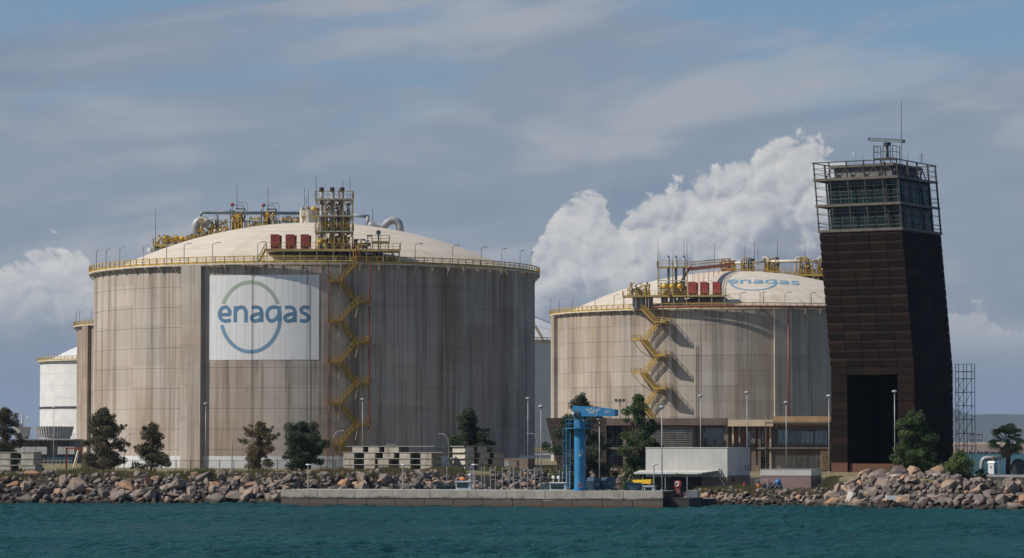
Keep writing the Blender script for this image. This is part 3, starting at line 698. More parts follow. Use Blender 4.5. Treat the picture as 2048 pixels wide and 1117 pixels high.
# ------------------------------------------------------------------ storage tanks
class Tank:
    def __init__(t, name, label, px, Y, R, zrim, rise, mat, base=GZ, nbut=None, lifts=10):
        t.Y, t.R, t.base = Y, R, base; t.cx = gx(px, Y, 20); t.zr = zrim - base; t.rise = rise
        t.rz = math.atan2(-t.cx, Y)
        t.o = thing(name, label, 'storage tank', (t.cx, Y, base), t.rz)
        t.inv = (Matrix.Translation((t.cx, Y, base)) @ Matrix.Rotation(t.rz, 4, 'Z')).inverted()
        t.C = t.inv @ Vector((0, 0, HC))
        t.rd = R - 1.6; t.zs = t.zr - 0.4                               # dome springs here
        t.Rs = (t.rd**2 + rise**2)/(2*rise); t.zc = t.zs + rise - t.Rs   # sphere of the dome
    def d(t, px, py): return t.inv.to_3x3() @ ray(px, py)
    def wall(t, px, py, r=None):                    # (angle, z) where the ray meets the wall
        r = r or t.R; C, D = t.C, t.d(px, py); a = D.x**2 + D.y**2; b = C.x*D.x + C.y*D.y; c = C.x**2 + C.y**2 - r*r
        disc = max(b*b - a*c, 0.0); k = (-b - math.sqrt(disc))/a; p = C + D*k
        return math.atan2(p.x, -p.y), p.z
    def dome(t, px, py, lift=0.02):
        C = t.C - Vector((0, 0, t.zc)); D = t.d(px, py); R = t.Rs + lift; a = D.dot(D); b = C.dot(D); c = C.dot(C) - R*R
        k = (-b - math.sqrt(max(b*b - a*c, 0)))/a; return C + D*k + Vector((0, 0, t.zc))
    def loc(t, px, py, yl):                         # the point at local depth yl
        C, D = t.C, t.d(px, py); return C + D*((yl - C.y)/D.y)
    def zd(t, x, y): return t.zc + math.sqrt(max(t.Rs**2 - x*x - y*y, 1))
    def P(t, a, r, z): return Vector((r*math.sin(a), -r*math.cos(a), z))
def ring(r0, r1, z0, z1, n=144):                    # closed ring with hard edges between its faces
    mb = MB()
    for prof in ([(r1, z0), (r1, z1)], [(r1, z1), (r0, z1)], [(r0, z0), (r1, z0)], [(r0, z1), (r0, z0)]): mb.lathe(prof, n)
    return mb
def tank_shell(t, mat, buts, bw=4.1, bp=0.9, lifts=10, domemat='dome', band=None, rail_post=1.75, lamps=(), brackets=True, railmat='yellow'):
    R, zr = t.R, t.zr
    core = ring(R-0.7, R-0.05, -0.4, zr-0.3).build('wall', mat, t.o, smooth=True)
    h = (zr - 0.35 + 0.3)/lifts
    for i in range(lifts):
        ring(R-0.3, R, -0.3 + i*h + (0.03 if i else 0), -0.3 + (i+1)*h - 0.03).build('wall_lift', mat, core, smooth=True)
    for a in buts:
        mb = MB(); hw = bw/2; P = []
        for z in (-0.3, zr-0.36):
            for (w, r) in ((-hw, R-0.4), (hw, R-0.4), (hw, R+bp), (-hw, R+bp)):
                P.append((math.sin(a)*r + math.cos(a)*w, -math.cos(a)*r + math.sin(a)*w, z))
        mb.add(P, [(0, 1, 2, 3)[::1], (7, 6, 5, 4), (0, 4, 5, 1), (1, 5, 6, 2), (2, 6, 7, 3), (3, 7, 4, 0)])
        mb.build('buttress', mat, t.o)
    if band: ring(R-0.02, R+0.02, -0.2, band).build('painted_band', 'white_paint', t.o, smooth=True)
    n = 48; prof = [(t.Rs*math.sin(k/n*math.asin(t.rd/t.Rs)), t.zc + t.Rs*math.cos(k/n*math.asin(t.rd/t.Rs))) for k in range(n+1)][::-1]
    dm = MB().lathe(prof, 144).build('dome', domemat, t.o, smooth=True)
    ring(t.rd-0.1, t.rd+0.25, t.zs-0.6, t.zs+0.55).build('curb', domemat, t.o, smooth=True)
    mb = MB(); pts = [t.P(2*PI*i/120, t.rd+0.75, t.zs+0.75) for i in range(121)]; mb.tube(pts, 0.17, 6, cap=False); mb.build('ring_main', 'cream_steel', t.o, smooth=True)
    # walkway round the rim
    ring(R-1.3, R+0.05, zr-0.34, zr-0.04).build('wall_cap', 'cream_steel', t.o, smooth=True)
    wk = ring(R+0.32, R+0.95, zr-0.26, zr).build('walkway', 'cream_steel', t.o, smooth=True)
    for part_a in range(1):
        mb = MB(); k = int(2*PI*R/rail_post); ro = R+0.88
        for i in range(k):
            a = 2*PI*i/k
            if math.cos(a) < -0.35: continue
            mb.bar(t.P(a, ro, zr), t.P(a, ro, zr+1.2), 0.15)
        for zz, hh in ((1.15, 0.14), (0.66, 0.10), (0.18, 0.36)):
            q = [t.P(2*PI*i/144, ro, zr+zz) for i in range(145)]
            for a, b in zip(q, q[1:]): mb.bar(a, b, 0.07, hh)
        mb.build('railing', railmat, wk)
        mb = MB(); ri = R-1.0
        for i in range(0, k, 2):
            a = 2*PI*i/k
            if math.cos(a) < -0.1: continue
            mb.bar(t.P(a, ri, zr), t.P(a, ri, zr+1.1), 0.08)
        q = [t.P(2*PI*i/144, ri, zr+1.08) for i in range(145)]
        for a, b in zip(q, q[1:]): mb.bar(a, b, 0.06, 0.08)
        mb.build('inner_railing', 'yellow_pale', wk)
    if brackets:
        mb = MB(); mb.bar((0, -(R-0.1), zr-1.35), (0, -(R+0.88), zr-0.40), 0.17); mb.bar((0, -(R-0.1), zr-0.42), (0, -(R+0.92), zr-0.42), 0.14, 0.18); mb.bar((0, -(R-0.02), zr-1.7), (0, -(R-0.02), zr-0.4), 0.16)
        b0 = mb.build('bracket', 'cream_steel', wk); first = True; nb = 76
        for i in range(nb):
            a = 2*PI*(i+0.3)/nb
            if math.cos(a) < -0.05: continue
            if first: b0.rotation_euler = (0, 0, a); first = False
            else: copy_child(b0, wk, rz=a)
    if lamps:
        mb = MB(); r0 = R+0.93; mb.bar((0, -r0, zr), (0, -r0, zr+3.3), 0.11); mb.tube([(0, -r0, zr+3.25), (0.35, -r0, zr+3.5), (1.0, -r0, zr+3.6)], 0.06, 5); mb.box(1.15, -r0, zr+3.6, 0.75, 0.25, 0.14)
        l0 = None
        for a in lamps:
            if l0 is None: l0 = mb.build('rim_lamp', 'grey_steel', t.o); l0.rotation_euler = (0, 0, a)
            else: copy_child(l0, t.o, rz=a)
    return wk
def ribbon(pts, w, k=10):                            # outline of a pen stroke: pairs of edge points
    c = catmull(pts, k) if len(pts) > 2 else [np.array(pts[0], float) + (np.array(pts[1], float)-np.array(pts[0], float))*i/6 for i in range(7)]
    out = []
    for i in range(len(c)):
        d = c[min(i+1, len(c)-1)] - c[max(i-1, 0)]; d = d/np.linalg.norm(d); nrm = np.array([-d[1], d[0]])*w/2
        out.append((c[i]+nrm, c[i]-nrm))
    return out
A_PATHS = [[(550, 456), (600, 450), (640, 466), (656, 505), (656, 560), (656, 611)], [(656, 520), (600, 526), (562, 543), (549, 568), (562, 592), (592, 598), (630, 584), (656, 556)]]
LETTERS = [('e', [[(212, 531), (320, 531)], [(317, 534), (314, 490), (290, 456), (262, 451), (230, 466), (211, 505), (211, 545), (228, 582), (262, 597), (295, 597), (326, 588)]]),
           ('n', [[(375, 440), (375, 612)], [(378, 492), (402, 462), (440, 451), (474, 466), (488, 505), (488, 560), (488, 612)]]),
           ('a', A_PATHS),
           ('g', [[(836, 458), (800, 450), (760, 454), (726, 480), (713, 525), (722, 568), (748, 595), (782, 592), (815, 570), (834, 540)], [(842, 438), (840, 520), (839, 600)]]),
           ('a', [[(x+354, y) for x, y in p] for p in A_PATHS]),
           ('s', [[(1163, 459), (1125, 450), (1092, 457), (1075, 480), (1090, 508), (1125, 526), (1150, 548), (1152, 578), (1128, 597), (1095, 598), (1062, 590)]])]
def arc(a0, a1, k=40): return [(537+313*math.cos(a), 555+370*math.sin(a)) for a in [a0+(a1-a0)*i/k for i in range(k+1)]]
ARC_TOP = arc(math.radians(180+22.2), math.radians(360-22.2)); ARC_LOW = arc(math.radians(180-13.5), math.radians(-10.0))
def draw_logo(parent, mapf, blue, blue2, green, w=38):
    def rib(paths, name, mat, lift0, k=10):
        mb = MB()
        for i, p in enumerate(paths):
            e = ribbon(p, w, k); vs = []
            for a, b in e: vs += [mapf(a[0], a[1], lift0 + 0.012*i), mapf(b[0], b[1], lift0 + 0.012*i)]
            mb.add(vs, [(2*j, 2*j+1, 2*j+3, 2*j+2) for j in range(len(e)-1)])
        return mb.build(name, mat, parent)
    for nme, paths in LETTERS: rib(paths, 'letter_' + nme, blue, 0.04)
    rib([ARC_TOP], 'upper_arc', green, 0.05, 1); rib([ARC_LOW], 'lower_arc', blue2, 0.05, 1)
def wall_stair(t, px_l, px_r, ys_l, ys_r, top, front, r_off=(1.2, 2.5), name='stair'):
    """zigzag stair on the tank wall; landings at pixel rows; front = 'up_right' or 'up_left' for the outer flights"""
    st = part(name, t.o); Ro, Ri = t.R + r_off[1], t.R + r_off[0]
    aL0, _ = t.wall(px_l[0], 700, Ri); aL1, _ = t.wall(px_l[1], 700, Ri); aR0, _ = t.wall(px_r[0], 700, Ri); aR1, _ = t.wall(px_r[1], 700, Ri)
    lev = [(t.wall((px_l[0]+px_l[1])/2, y, Ri)[1], 'L') for y in ys_l] + [(t.wall((px_r[0]+px_r[1])/2, y, Ri)[1], 'R') for y in ys_r]
    lev.sort()
    def landing(z, side):
        a0, a1 = (aL0, aL1) if side == 'L' else (aR0, aR1); r0, r1 = t.R + 0.15, Ro + 0.65
        mb = MB(); P = [t.P(a, r, zz) for zz in (z-0.16, z) for (a, r) in ((a0, r1), (a1, r1), (a1, r0), (a0, r0))]; mb.hexa(P)
        l = mb.build('landing', 'yellow', st)
        mb = MB(); path = [t.P(a0, r0, z), t.P(a0, r1, z), t.P(a1, r1, z), t.P(a1, r0, z)]
        if side == 'L': path = [t.P(a1, r1, z), t.P(a0, r1, z), t.P(a0, r0, z)]
        else: path = [t.P(a0, r1, z), t.P(a1, r1, z), t.P(a1, r0, z)]
        mb.rail(path, 1.1, 0.09, 0.09, 0.8, 1, 0.25); mb.build('landing_railing', 'yellow', l)
        for a in (a0*0.95+a1*0.05, a0*0.05+a1*0.95): MB().bar(t.P(a, r1-0.2, z-0.1), t.P(a, t.R+0.02, z-2.6), 0.11).build('strut', 'cream_steel', l)
    def flight(zl, sl, zh, sh):                          # from the lower landing to the higher one
        outer = (sl == 'L') == (front == 'up_right'); rc = Ro if outer else Ri - 0.15
        a0 = aL1 if sl == 'L' else aR0; a1 = aL1 if sh == 'L' else aR0; w = 0.55; n = 14; tr = MB(); sg = MB(); rl = MB()
        for i in range(n):
            f = (i+0.5)/n; a = a0+(a1-a0)*f; z = zl+(zh-zl)*(i+1)/n; p = t.P(a, rc, z)
            tr.box(p.x, p.y, z-0.03, abs(a1-a0)*rc/n*0.7, 2*w, 0.04, a)
        for r in (rc-w, rc+w):
            p, q = t.P(a0, r, zl-0.05), t.P(a1, r, zh-0.05); sg.bar(p, q, 0.06, 0.26)
            for dz, th in ((1.1, 0.08), (0.6, 0.05)): rl.bar(p + Vector((0, 0, dz)), q + Vector((0, 0, dz)), 0.07, th)
            for i in range(5): b = p + (q-p)*(i+0.5)/5; rl.bar(b, b + Vector((0, 0, 1.1)), 0.08)
        f = sg.build('flight', 'yellow', st); tr.build('treads', 'yellow_pale', f); rl.build('flight_railing', 'yellow', f)
    for z, s in lev: landing(z, s)
    for (z0, s0), (z1, s1) in zip(lev, lev[1:]): flight(z0, s0, z1, s1)
    zt, st_ = top; flight(lev[-1][0], lev[-1][1], zt, st_)
    # lowest flight to the ground
    z0, s0 = lev[0]; step = lev[1][0]-lev[0][0]
    if z0 > 0.8: flight(max(0.05, z0-step), 'R' if s0 == 'L' else 'L', z0, s0)
    return st
def stack_clutter(parent, name, x0, x1, y0, y1, z0, z1, n, seed, cols=(('yellow', 0.5), ('grey_steel', 0.3), ('dark_steel', 0.2))):
    """dense valves and small pipework standing on the roof: one sub-part for each colour"""
    r = random.Random(seed); grp = part(name, parent)
    for c, fr in cols:
        mb = MB()
        for i in range(max(2, int(n*fr*1.8))):
            x, y, z = r.uniform(x0, x1), r.uniform(y0, y1), z0 + (z1-z0)*r.random()**1.5; k = r.random()
            if k < 0.42: mb.tube([(x, y, z0), (x, y, z)], r.uniform(0.07, 0.15), 6)
            elif k < 0.62: mb.tube([(x, y, z), (min(x1, x+r.uniform(0.4, 1.5)), y, z)], r.uniform(0.07, 0.16), 6)
            elif k < 0.82: mb.ball((x, y, z), r.uniform(0.16, 0.34), 8, 5)
            else: mb.box(x, y, z, r.uniform(0.25, 0.7), r.uniform(0.25, 0.5), r.uniform(0.2, 0.6))
        sp = mb.build({'yellow': 'valves', 'gold': 'valve_bodies', 'grey_steel': 'pipework', 'dark_steel': 'actuators', 'galv': 'pipework', 'cream_steel': 'pipework', 'red_paint': 'hydrants'}.get(c, 'fittings'), c, grp); sp['kind'] = 'stuff'
    return grp
def rods(t, spec, yl, mat='dark_steel', name='lightning_rod', r=0.045):
    for px, y0, y1 in spec:
        a = t.loc(px, y0, yl); b = t.loc(px, y1, yl); MB().tube([(a.x, a.y, a.z), (a.x, a.y, b.z)], r*1.5, 5, r*0.7).build(name, mat, t.o)
def red_cabinet(t, px0, px1, py0, py1, yl, depth=2.0):
    a = t.loc(px0, py1, yl); b = t.loc(px1, py0, yl); c = part('red_cabinet', t.o)
    x0, x1, z0, z1 = a.x, b.x, a.z, b.z; mb = MB()
    prof = [(x0, z0+0.45), (x1, z0+0.45), (x1, z1-0.25), (x1-0.12, z1-0.05), (x1-0.35, z1), (x0, z1)]
    vs = [(x, yl, z) for x, z in prof] + [(x, yl+depth, z) for x, z in prof]; n = len(prof)
    mb.add(vs, [tuple(range(n)), tuple(range(2*n-1, n-1, -1))] + [(i, i+n, (i+1) % n + n, (i+1) % n) for i in range(n)])
    mb.build('hood', 'red_cabinet', c)
    MB().b2(x0+0.05, x1-0.05, yl+0.15, yl+depth-0.1, z0, z0+0.45).build('plinth', 'red_paint', c)
    MB().b2(x1+0.004, x1+0.30, yl+0.35, yl+depth, z0, z1-0.18).build('dark_side', 'dark_steel', c)  # dark box along the right side of the hood
def deck(t, px0, px1, py, y0, y1, name='platform', legs=6, leg_to=None, mat='cream_steel', railmat='yellow', rail=True, legmat='cream_steel'):
    g = part(name, t.o); a = t.loc(px0, py, y0); b = t.loc(px1, py, y0); z = a.z
    MB().b2(a.x, b.x, y0, y1, z-0.22, z).build('deck', mat, g)
    MB().b2(a.x-0.02, b.x+0.02, y0-0.06, y0-0.003, z-0.3, z+0.12).build('edge_beam', 'yellow_pale' if railmat == 'yellow' else mat, g)
    if rail:
        mb = MB(); mb.rail([(a.x, y1, z), (a.x, y0, z), (b.x, y0, z), (b.x, y1, z)], 1.15, 0.09, 0.08, 1.3, 1); mb.build('railing', railmat, g)
    for i in range(legs):
        x = a.x + 0.15 + (b.x-a.x-0.3)*i/(legs-1) if legs > 1 else (a.x+b.x)/2
        for y in (y0+0.15, y1-0.15):
            zb = t.zd(x, y) - 0.1 if math.hypot(x, y) < t.rd else t.zr
            if leg_to is not None: zb = leg_to
            if zb < z-0.25: MB().bar((x, y, zb), (x, y, z-0.22), 0.15).build('leg', legmat, g)
    return g, a.x, b.x, z
# ---- the wide tank with the painted sign
def tank_one():
    t = Tank('storage_tank', 'wide concrete gas tank with a big white enagas sign painted on its wall', 630, 600, 40.9, 39.4, 10.0, 'concrete_a')
    a0 = t.wall(381, 700, t.R+0.9)[0]; L = lambda px, y=540: t.wall(px, y, t.R+0.93)[0]
    tank_shell(t, 'concrete_a', [a0 + k*PI/2 for k in range(4)], band=2.1,
               lamps=[L(p) for p in (192.5, 212, 239, 286, 333, 368, 425, 515, 830, 905, 962, 1003, 1040, 1062)])
    # sign
    aL, aR = t.wall(419, 640)[0], t.wall(638, 640)[0]; zt, zb = t.wall(530, 550)[1], t.wall(530, 720)[1]
    sg = MB(); n = 26; vs = []
    for i in range(n+1):
        for z in (zb, zt): vs.append(t.P(aL+(aR-aL)*i/n, t.R+0.03, z))
    sg.add(vs, [(2*i, 2*i+2, 2*i+3, 2*i+1) for i in range(n)]); sign = sg.build('painted_sign', 'sign_white', t.o, smooth=True)
    def mp(cx, cy, lift):
        a, z = t.wall(400 + cx/5.319, 530 + cy/5.319, t.R + lift); return t.P(a, t.R + lift, z)
    draw_logo(sign, mp, 'logo_blue', 'logo_blue_low', 'logo_green')
    for px in (503.5, 614):
        a = t.wall(px, 700)[0]; MB().tube([t.P(a, t.R+0.12, 0.3), t.P(a, t.R+0.12, t.zr-0.5)], 0.035, 5).build('cable', 'dark_steel', t.o)
    wall_stair(t, (656, 680), (712, 737), [563, 644, 726, 808, 890], [605, 686, 768, 850], (t.zr, 'R'), 'up_right', (0.9, 2.2))
    a = t.wall(656, 700, t.R+2.7)[0]; MB().tube([t.P(a, t.R+2.75, 0), t.P(a, t.R+2.75, t.zr-0.1)], 0.07, 6).build('riser_pipe', 'red_paint', t.o)
    a = t.wall(738.5, 700, t.R+2.0)[0]; z1 = t.wall(738, 860, t.R+2)[1]
    MB().tube([t.P(a, t.R+2.0, z1), t.P(a, t.R+2.0, t.zr-4.5), t.P(a+0.004, t.R+2.0, t.zr-4.2), t.P(a+0.004, t.R+2.0, t.zr+0.8)], 0.13, 8).build('riser_pipe', 'red_paint', t.o)
    # platform over the front of the rim
    g, xa, xb, z = deck(t, 532, 801, 499, -39.2, -33.2, 'service_platform', legs=9)
    for (p0, p1) in ((541, 560), (571, 590), (601, 619)): red_cabinet(t, p0, p1, 469, 498, -38.6)
    mb = MB(); s0 = t.loc(517, 526, -40.2); s1 = t.loc(532, 499, -39.0)
    for dy in (0, 1.1):
        mb.bar((s0.x, s0.y+dy, s0.z), (s1.x, s0.y+dy, s1.z), 0.08, 0.3); mb.bar((s0.x, s0.y+dy, s0.z+1.1), (s1.x, s0.y+dy, s1.z+1.1), 0.08)
        for k in range(5): f = k/4; mb.bar((s0.x+(s1.x-s0.x)*f, s0.y+dy, s0.z+(s1.z-s0.z)*f), (s0.x+(s1.x-s0.x)*f, s0.y+dy, s0.z+(s1.z-s0.z)*f+1.1), 0.08)
    mb.build('access_stair', 'yellow', t.o)
    # vent stack tower
    tw = part('vent_tower', t.o); x0, x1 = t.loc(632, 499, -38.6).x, t.loc(705, 499, -38.6).x; y0, y1 = -38.6, -33.6
    zt = t.loc(650, 384, -38.6).z; cols = [x0 + (x1-x0)*k/4 for k in range(5)]
    for x in cols:
        for y in (y0, y1): MB().bar((x, y, z), (x, y, zt if x in (x0, x1) else zt-1.1), 0.19).build('post', 'yellow_pale', tw)
    rows = [462, 431, 397]; zz = [z]
    for r in rows:
        zf = t.loc(650, r, y0).z; zz.append(zf)
        mb = MB(); mb.b2(x0-0.2, x1+0.2, y0-0.2, y1+0.2, zf-0.2, zf); f = mb.build('floor', 'cream_steel', tw)
    for k, zf in enumerate(zz[1:]):
        if k == 1: continue
        mb = MB(); mb.rail([(x0-0.2, y1, zf), (x0-0.2, y0-0.2, zf), (x1+0.2, y0-0.2, zf), (x1+0.2, y1, zf)], 1.2, 0.09, 0.09, 1.1, 1); mb.build('tower_railing', 'yellow', tw)
    mb = MB()
    for za, zb2 in zip(zz, zz[1:]):
        for y in (y0, y1):
            [mb.bar((cols[q], y, za), (cols[q+1], y, zb2-0.2), 0.09) for q in range(4)]; [mb.bar((cols[q+1], y, za), (cols[q], y, zb2-0.2), 0.09) for q in range(4)]
        mb.bar((cols[4], y0, za), (cols[4], y1, zb2-0.2), 0.09); mb.bar((cols[0], y1, za), (cols[0], y0, zb2-0.2), 0.09)
    mb.build('bracing', 'yellow_pale', tw)
    for p in (643, 664, 684):
        x = t.loc(p, 480, -36.5).x; zb3 = t.loc(p, 384, -36.5).z
        MB().cyl(x, -36.5, z, zb3, 0.34, 10).build('vent_stack', 'grey_steel', tw, smooth=True)
        MB().cyl(x, -36.5, zb3+0.005, zb3+0.75, 0.42, 10).build('vent_cap', 'black', tw)
        MB().ball((x, -37.3, z+1.5), 0.55, 12, 8).build('relief_valve', 'gold', tw, smooth=True)
        MB().cyl(x, -36.5, t.zr+0.1, z-0.23, 1.0, 14).build('valve_pot', 'dark_steel', t.o)
    MB().tube([(cols[3]-0.8, -38.4, z), (cols[3]-0.8, -38.4, zt+0.4)], 0.10, 6).build('fire_pipe', 'red_paint', tw)
    stack_clutter(tw, 'valve_rack', x0+0.3, x1-0.3, -36, -33.8, z+0.1, z+3.2, 90, 4, (('yellow', 0.6), ('gold', 0.15), ('grey_steel', 0.25)))
    stack_clutter(tw, 'upper_valve_rack', x0+0.5, x1-0.5, -36, -33.8, zz[1], zz[3]-0.5, 120, 5, (('yellow', 0.55), ('red_paint', 0.15), ('cream_steel', 0.3)))
    # right end of the platform
    g2, xc, xd, z2 = deck(t, 744, 779, 484, -37, -34.5, 'upper_platform', legs=3, leg_to=z)
    xm = t.loc(757, 480, -36).x; MB().cyl(xm, -36, z, z2+1.5, 0.14, 8).ball((xm, -36, z2+1.7), 0.45, 10, 6).build('monitor', 'blue_steel', t.o)
    for p, r0 in ((735, 472), (722, 480)):
        q = t.loc(p, r0, -38); MB().bar((q.x, q.y, z), (q.x, q.y, q.z), 0.1).box(q.x+0.35, q.y, q.z, 0.9, 0.35, 0.3).build('floodlight', 'grey_steel', t.o)
    xr0, xr1 = t.loc(702, 510, -39).x, t.loc(722, 510, -39).x
    stack_clutter(t.o, 'hydrant_rack', xr0, xr1, -39.5, -38.4, t.zr, z+1.2, 22, 8, (('red_paint', 0.5), ('yellow', 0.5)))
    stack_clutter(t.o, 'pipe_manifold', t.loc(740, 500, -36).x, t.loc(795, 500, -36).x, -36.5, -34, t.zr+0.2, z-0.3, 34, 9, (('dark_steel', 0.6), ('yellow', 0.4)))
    stack_clutter(t.o, 'gauge_rack', t.loc(707, 490, -36).x, t.loc(742, 490, -36).x, -37, -34.5, z, z+2.4, 26, 10, (('dark_steel', 0.3), ('yellow', 0.4), ('grey_steel', 0.3)))
    # rear pipe run along the crown
    yl = 7.0
    def PT(px, py, y=yl): return t.loc(px, py, y)
    mb = MB(); mb.tube([PT(401, 446), PT(401, 430), PT(403, 426), PT(408, 425.5), PT(600, 427)], 0.30, 8); mb.build('crown_pipe', 'blue_steel', t.o, smooth=True)
    mb = MB(); mb.tube([PT(436, 462), PT(434, 428), PT(440, 424), PT(470, 424)], 0.26, 8); mb.build('crown_pipe', 'grey_steel', t.o, smooth=True)
    mb = MB(); mb.tube([PT(420, 443), PT(600, 444)], 0.16, 6); mb.build('lower_pipe', 'blue_steel', t.o, smooth=True)
    for (p0, p1, r0, r1) in ((461, 490, 418, 462), (523, 553, 419, 458)):
        gf = part('valve_gantry', t.o); a, b = PT(p0, r1), PT(p1, r0)
        for x in (a.x, b.x): MB().bar((x, yl, t.zd(x, yl)-0.2), (x, yl, b.z), 0.22).build('gantry_leg', 'blue_steel', gf)
        MB().bar((a.x+1.0, yl, b.z), (b.x, yl, b.z), 0.3).build('gantry_beam', 'blue_steel', gf)
        gq = stack_clutter(t.o, 'valve_set', a.x+0.3, b.x-0.5, yl-1, yl+1, t.zd(a.x, yl), b.z-0.3, 70, p0, (('gold', 0.5), ('yellow', 0.25), ('dark_steel', 0.25)))
        c = PT((p0+p1)/2-11, r0-8); MB().ball(c, 0.38, 8, 5).bar((c.x, c.y, c.z), (c.x, c.y, c.z-2), 0.1).build('warning_lamp', 'red_paint', t.o)
        for dx, dy in ((2, 0), (9, -5)):
            c = PT((p0+p1)/2+dx, r0-7+dy); MB().tube([(c.x+1, c.y, c.z-2.5), (c.x+1, c.y, c.z-0.3), (c.x+0.7, c.y, c.z), (c.x, c.y, c.z)], 0.07, 5).box(c.x-0.3, c.y, c.z, 0.8, 0.25, 0.14).build('pole_lamp', 'grey_steel', t.o)
    MB().tube([PT(392, 482), PT(391, 456), PT(394, 446), PT(401, 441), PT(409, 442), PT(418, 450)], 0.85, 12).build('inlet_pipe', 'galv', t.o, smooth=True)
    stack_clutter(t.o, 'crown_pipework', PT(398, 460).x, PT(455, 460).x, yl-2, yl+2, t.zd(PT(420, 460).x, yl)-1.2, PT(420, 438).z, 150, 31, (('yellow', 0.4), ('cream_steel', 0.35), ('dark_steel', 0.25)))
    stack_clutter(t.o, 'crown_pipework', PT(490, 450).x, PT(600, 450).x, yl-2, yl+2, t.zd(PT(500, 460).x, yl)-0.2, PT(520, 434).z, 150, 32, (('yellow', 0.4), ('grey_steel', 0.35), ('cream_steel', 0.25)))
    mb = MB(); p, q = PT(428, 476, 2), PT(452, 452, 2)
    for dy in (0, 1.0):
        mb.bar((p.x, 2+dy, p.z), (q.x, 2+dy, q.z), 0.08, 0.35); mb.bar((p.x, 2+dy, p.z+1), (q.x, 2+dy, q.z+1), 0.08)
    mb.build('roof_stair', 'yellow', t.o)
    a, b = PT(571, 448), PT(584, 432); MB().b2(a.x, b.x, yl, yl+2, a.z-0.8, b.z).build('equipment_box', 'cream_steel', t.o)
    # instrument drum at the crown
    c = PT(617, 447, 3); MB().cyl(c.x, 3, c.z-0.6, c.z+2.4, 1.65, 16).build('crown_drum', 'cream_steel', t.o)
    gd, _, _, _ = deck(t, 603, 640, 433, 1.5, 4.5, 'crown_platform', legs=4, mat='grey_steel'); 
    c = PT(627, 420, 2.5); MB().ball(c, 0.62, 12, 8).build('crown_ball', 'gold', t.o, smooth=True)
    stack_clutter(t.o, 'crown_valves', PT(601, 440, 3).x, PT(642, 440, 3).x, 2, 4.5, PT(610, 433, 3).z, PT(610, 414, 3).z, 60, 33, (('grey_steel', 0.4), ('red_paint', 0.2), ('cream_steel', 0.4)))
    # left shoulder: valve platform with three golden spheres
    gl, xl0, xl1, zl = deck(t, 306, 372, 490, -1.5, 1.5, 'shoulder_platform', legs=6)
    for p, r in ((333, 475), (353, 477), (364, 478)):
        c = PT(p, r, 0); MB().ball(c, 0.52, 14, 9).build('valve_sphere', 'gold', t.o, smooth=True); MB().cyl(c.x, 0, zl, c.z-0.4, 0.16, 8).build('sphere_stem', 'yellow', t.o)
    stack_clutter(t.o, 'shoulder_valves', xl0+0.2, xl1+1.5, -1.2, 1.2, zl-0.6, zl+1.9, 90, 34, (('yellow', 0.55), ('gold', 0.2), ('grey_steel', 0.25)))
    stack_clutter(t.o, 'shoulder_pipework', xl1, PT(395, 470, 0).x, -1.2, 1.2, t.zd(PT(385, 480, 0).x, 0)-0.3, PT(385, 470, 0).z, 40, 35, (('grey_steel', 0.6), ('yellow', 0.4)))
    a, b = PT(303, 506, -1), PT(330, 497, -1); MB().b2(a.x, b.x, -1.3, 2, a.z-0.5, b.z).build('shoulder_plinth', 'slab', t.o)
    c = PT(299, 501, -1); MB().ball(c, 0.42, 10, 6).build('dish', 'white_clean', t.o)
    # right shoulder pipes
    MB().tube([PT(706, 431, 0), PT(738, 434, 0)], 0.32, 8).build('crown_pipe', 'blue_steel', t.o, smooth=True)
    MB().tube([PT(735, 433, 0), PT(735, 452, 0)], 0.38, 8).build('crown_pipe', 'galv', t.o, smooth=True)
    MB().tube([PT(738, 446, 0), PT(745, 452, 0), PT(765, 456, 0), PT(775, 446, 0), PT(782, 441, 0), PT(790, 441, 0), PT(798, 447, 0), PT(800, 455, 0), PT(800, 470, 0)], 0.72, 12).build('loop_pipe', 'galv', t.o, smooth=True)
    c = PT(786, 438, 0); MB().ball(c, 0.22, 8, 5).bar((c.x, c.y, c.z), (c.x, c.y, c.z-1), 0.12).build('loop_vent', 'blue_steel', t.o)
    rods(t, [(311, 490, 418), (474, 420, 370), (536, 422, 372), (609, 440, 374), (617, 440, 378), (613, 440, 396), (745, 450, 414), (776, 448, 431)], 3.0)
    rods(t, [(632, 400, 350), (700, 400, 352), (686, 397, 360), (706, 499, 395)], -37.5)
    return t
T1 = tank_one()

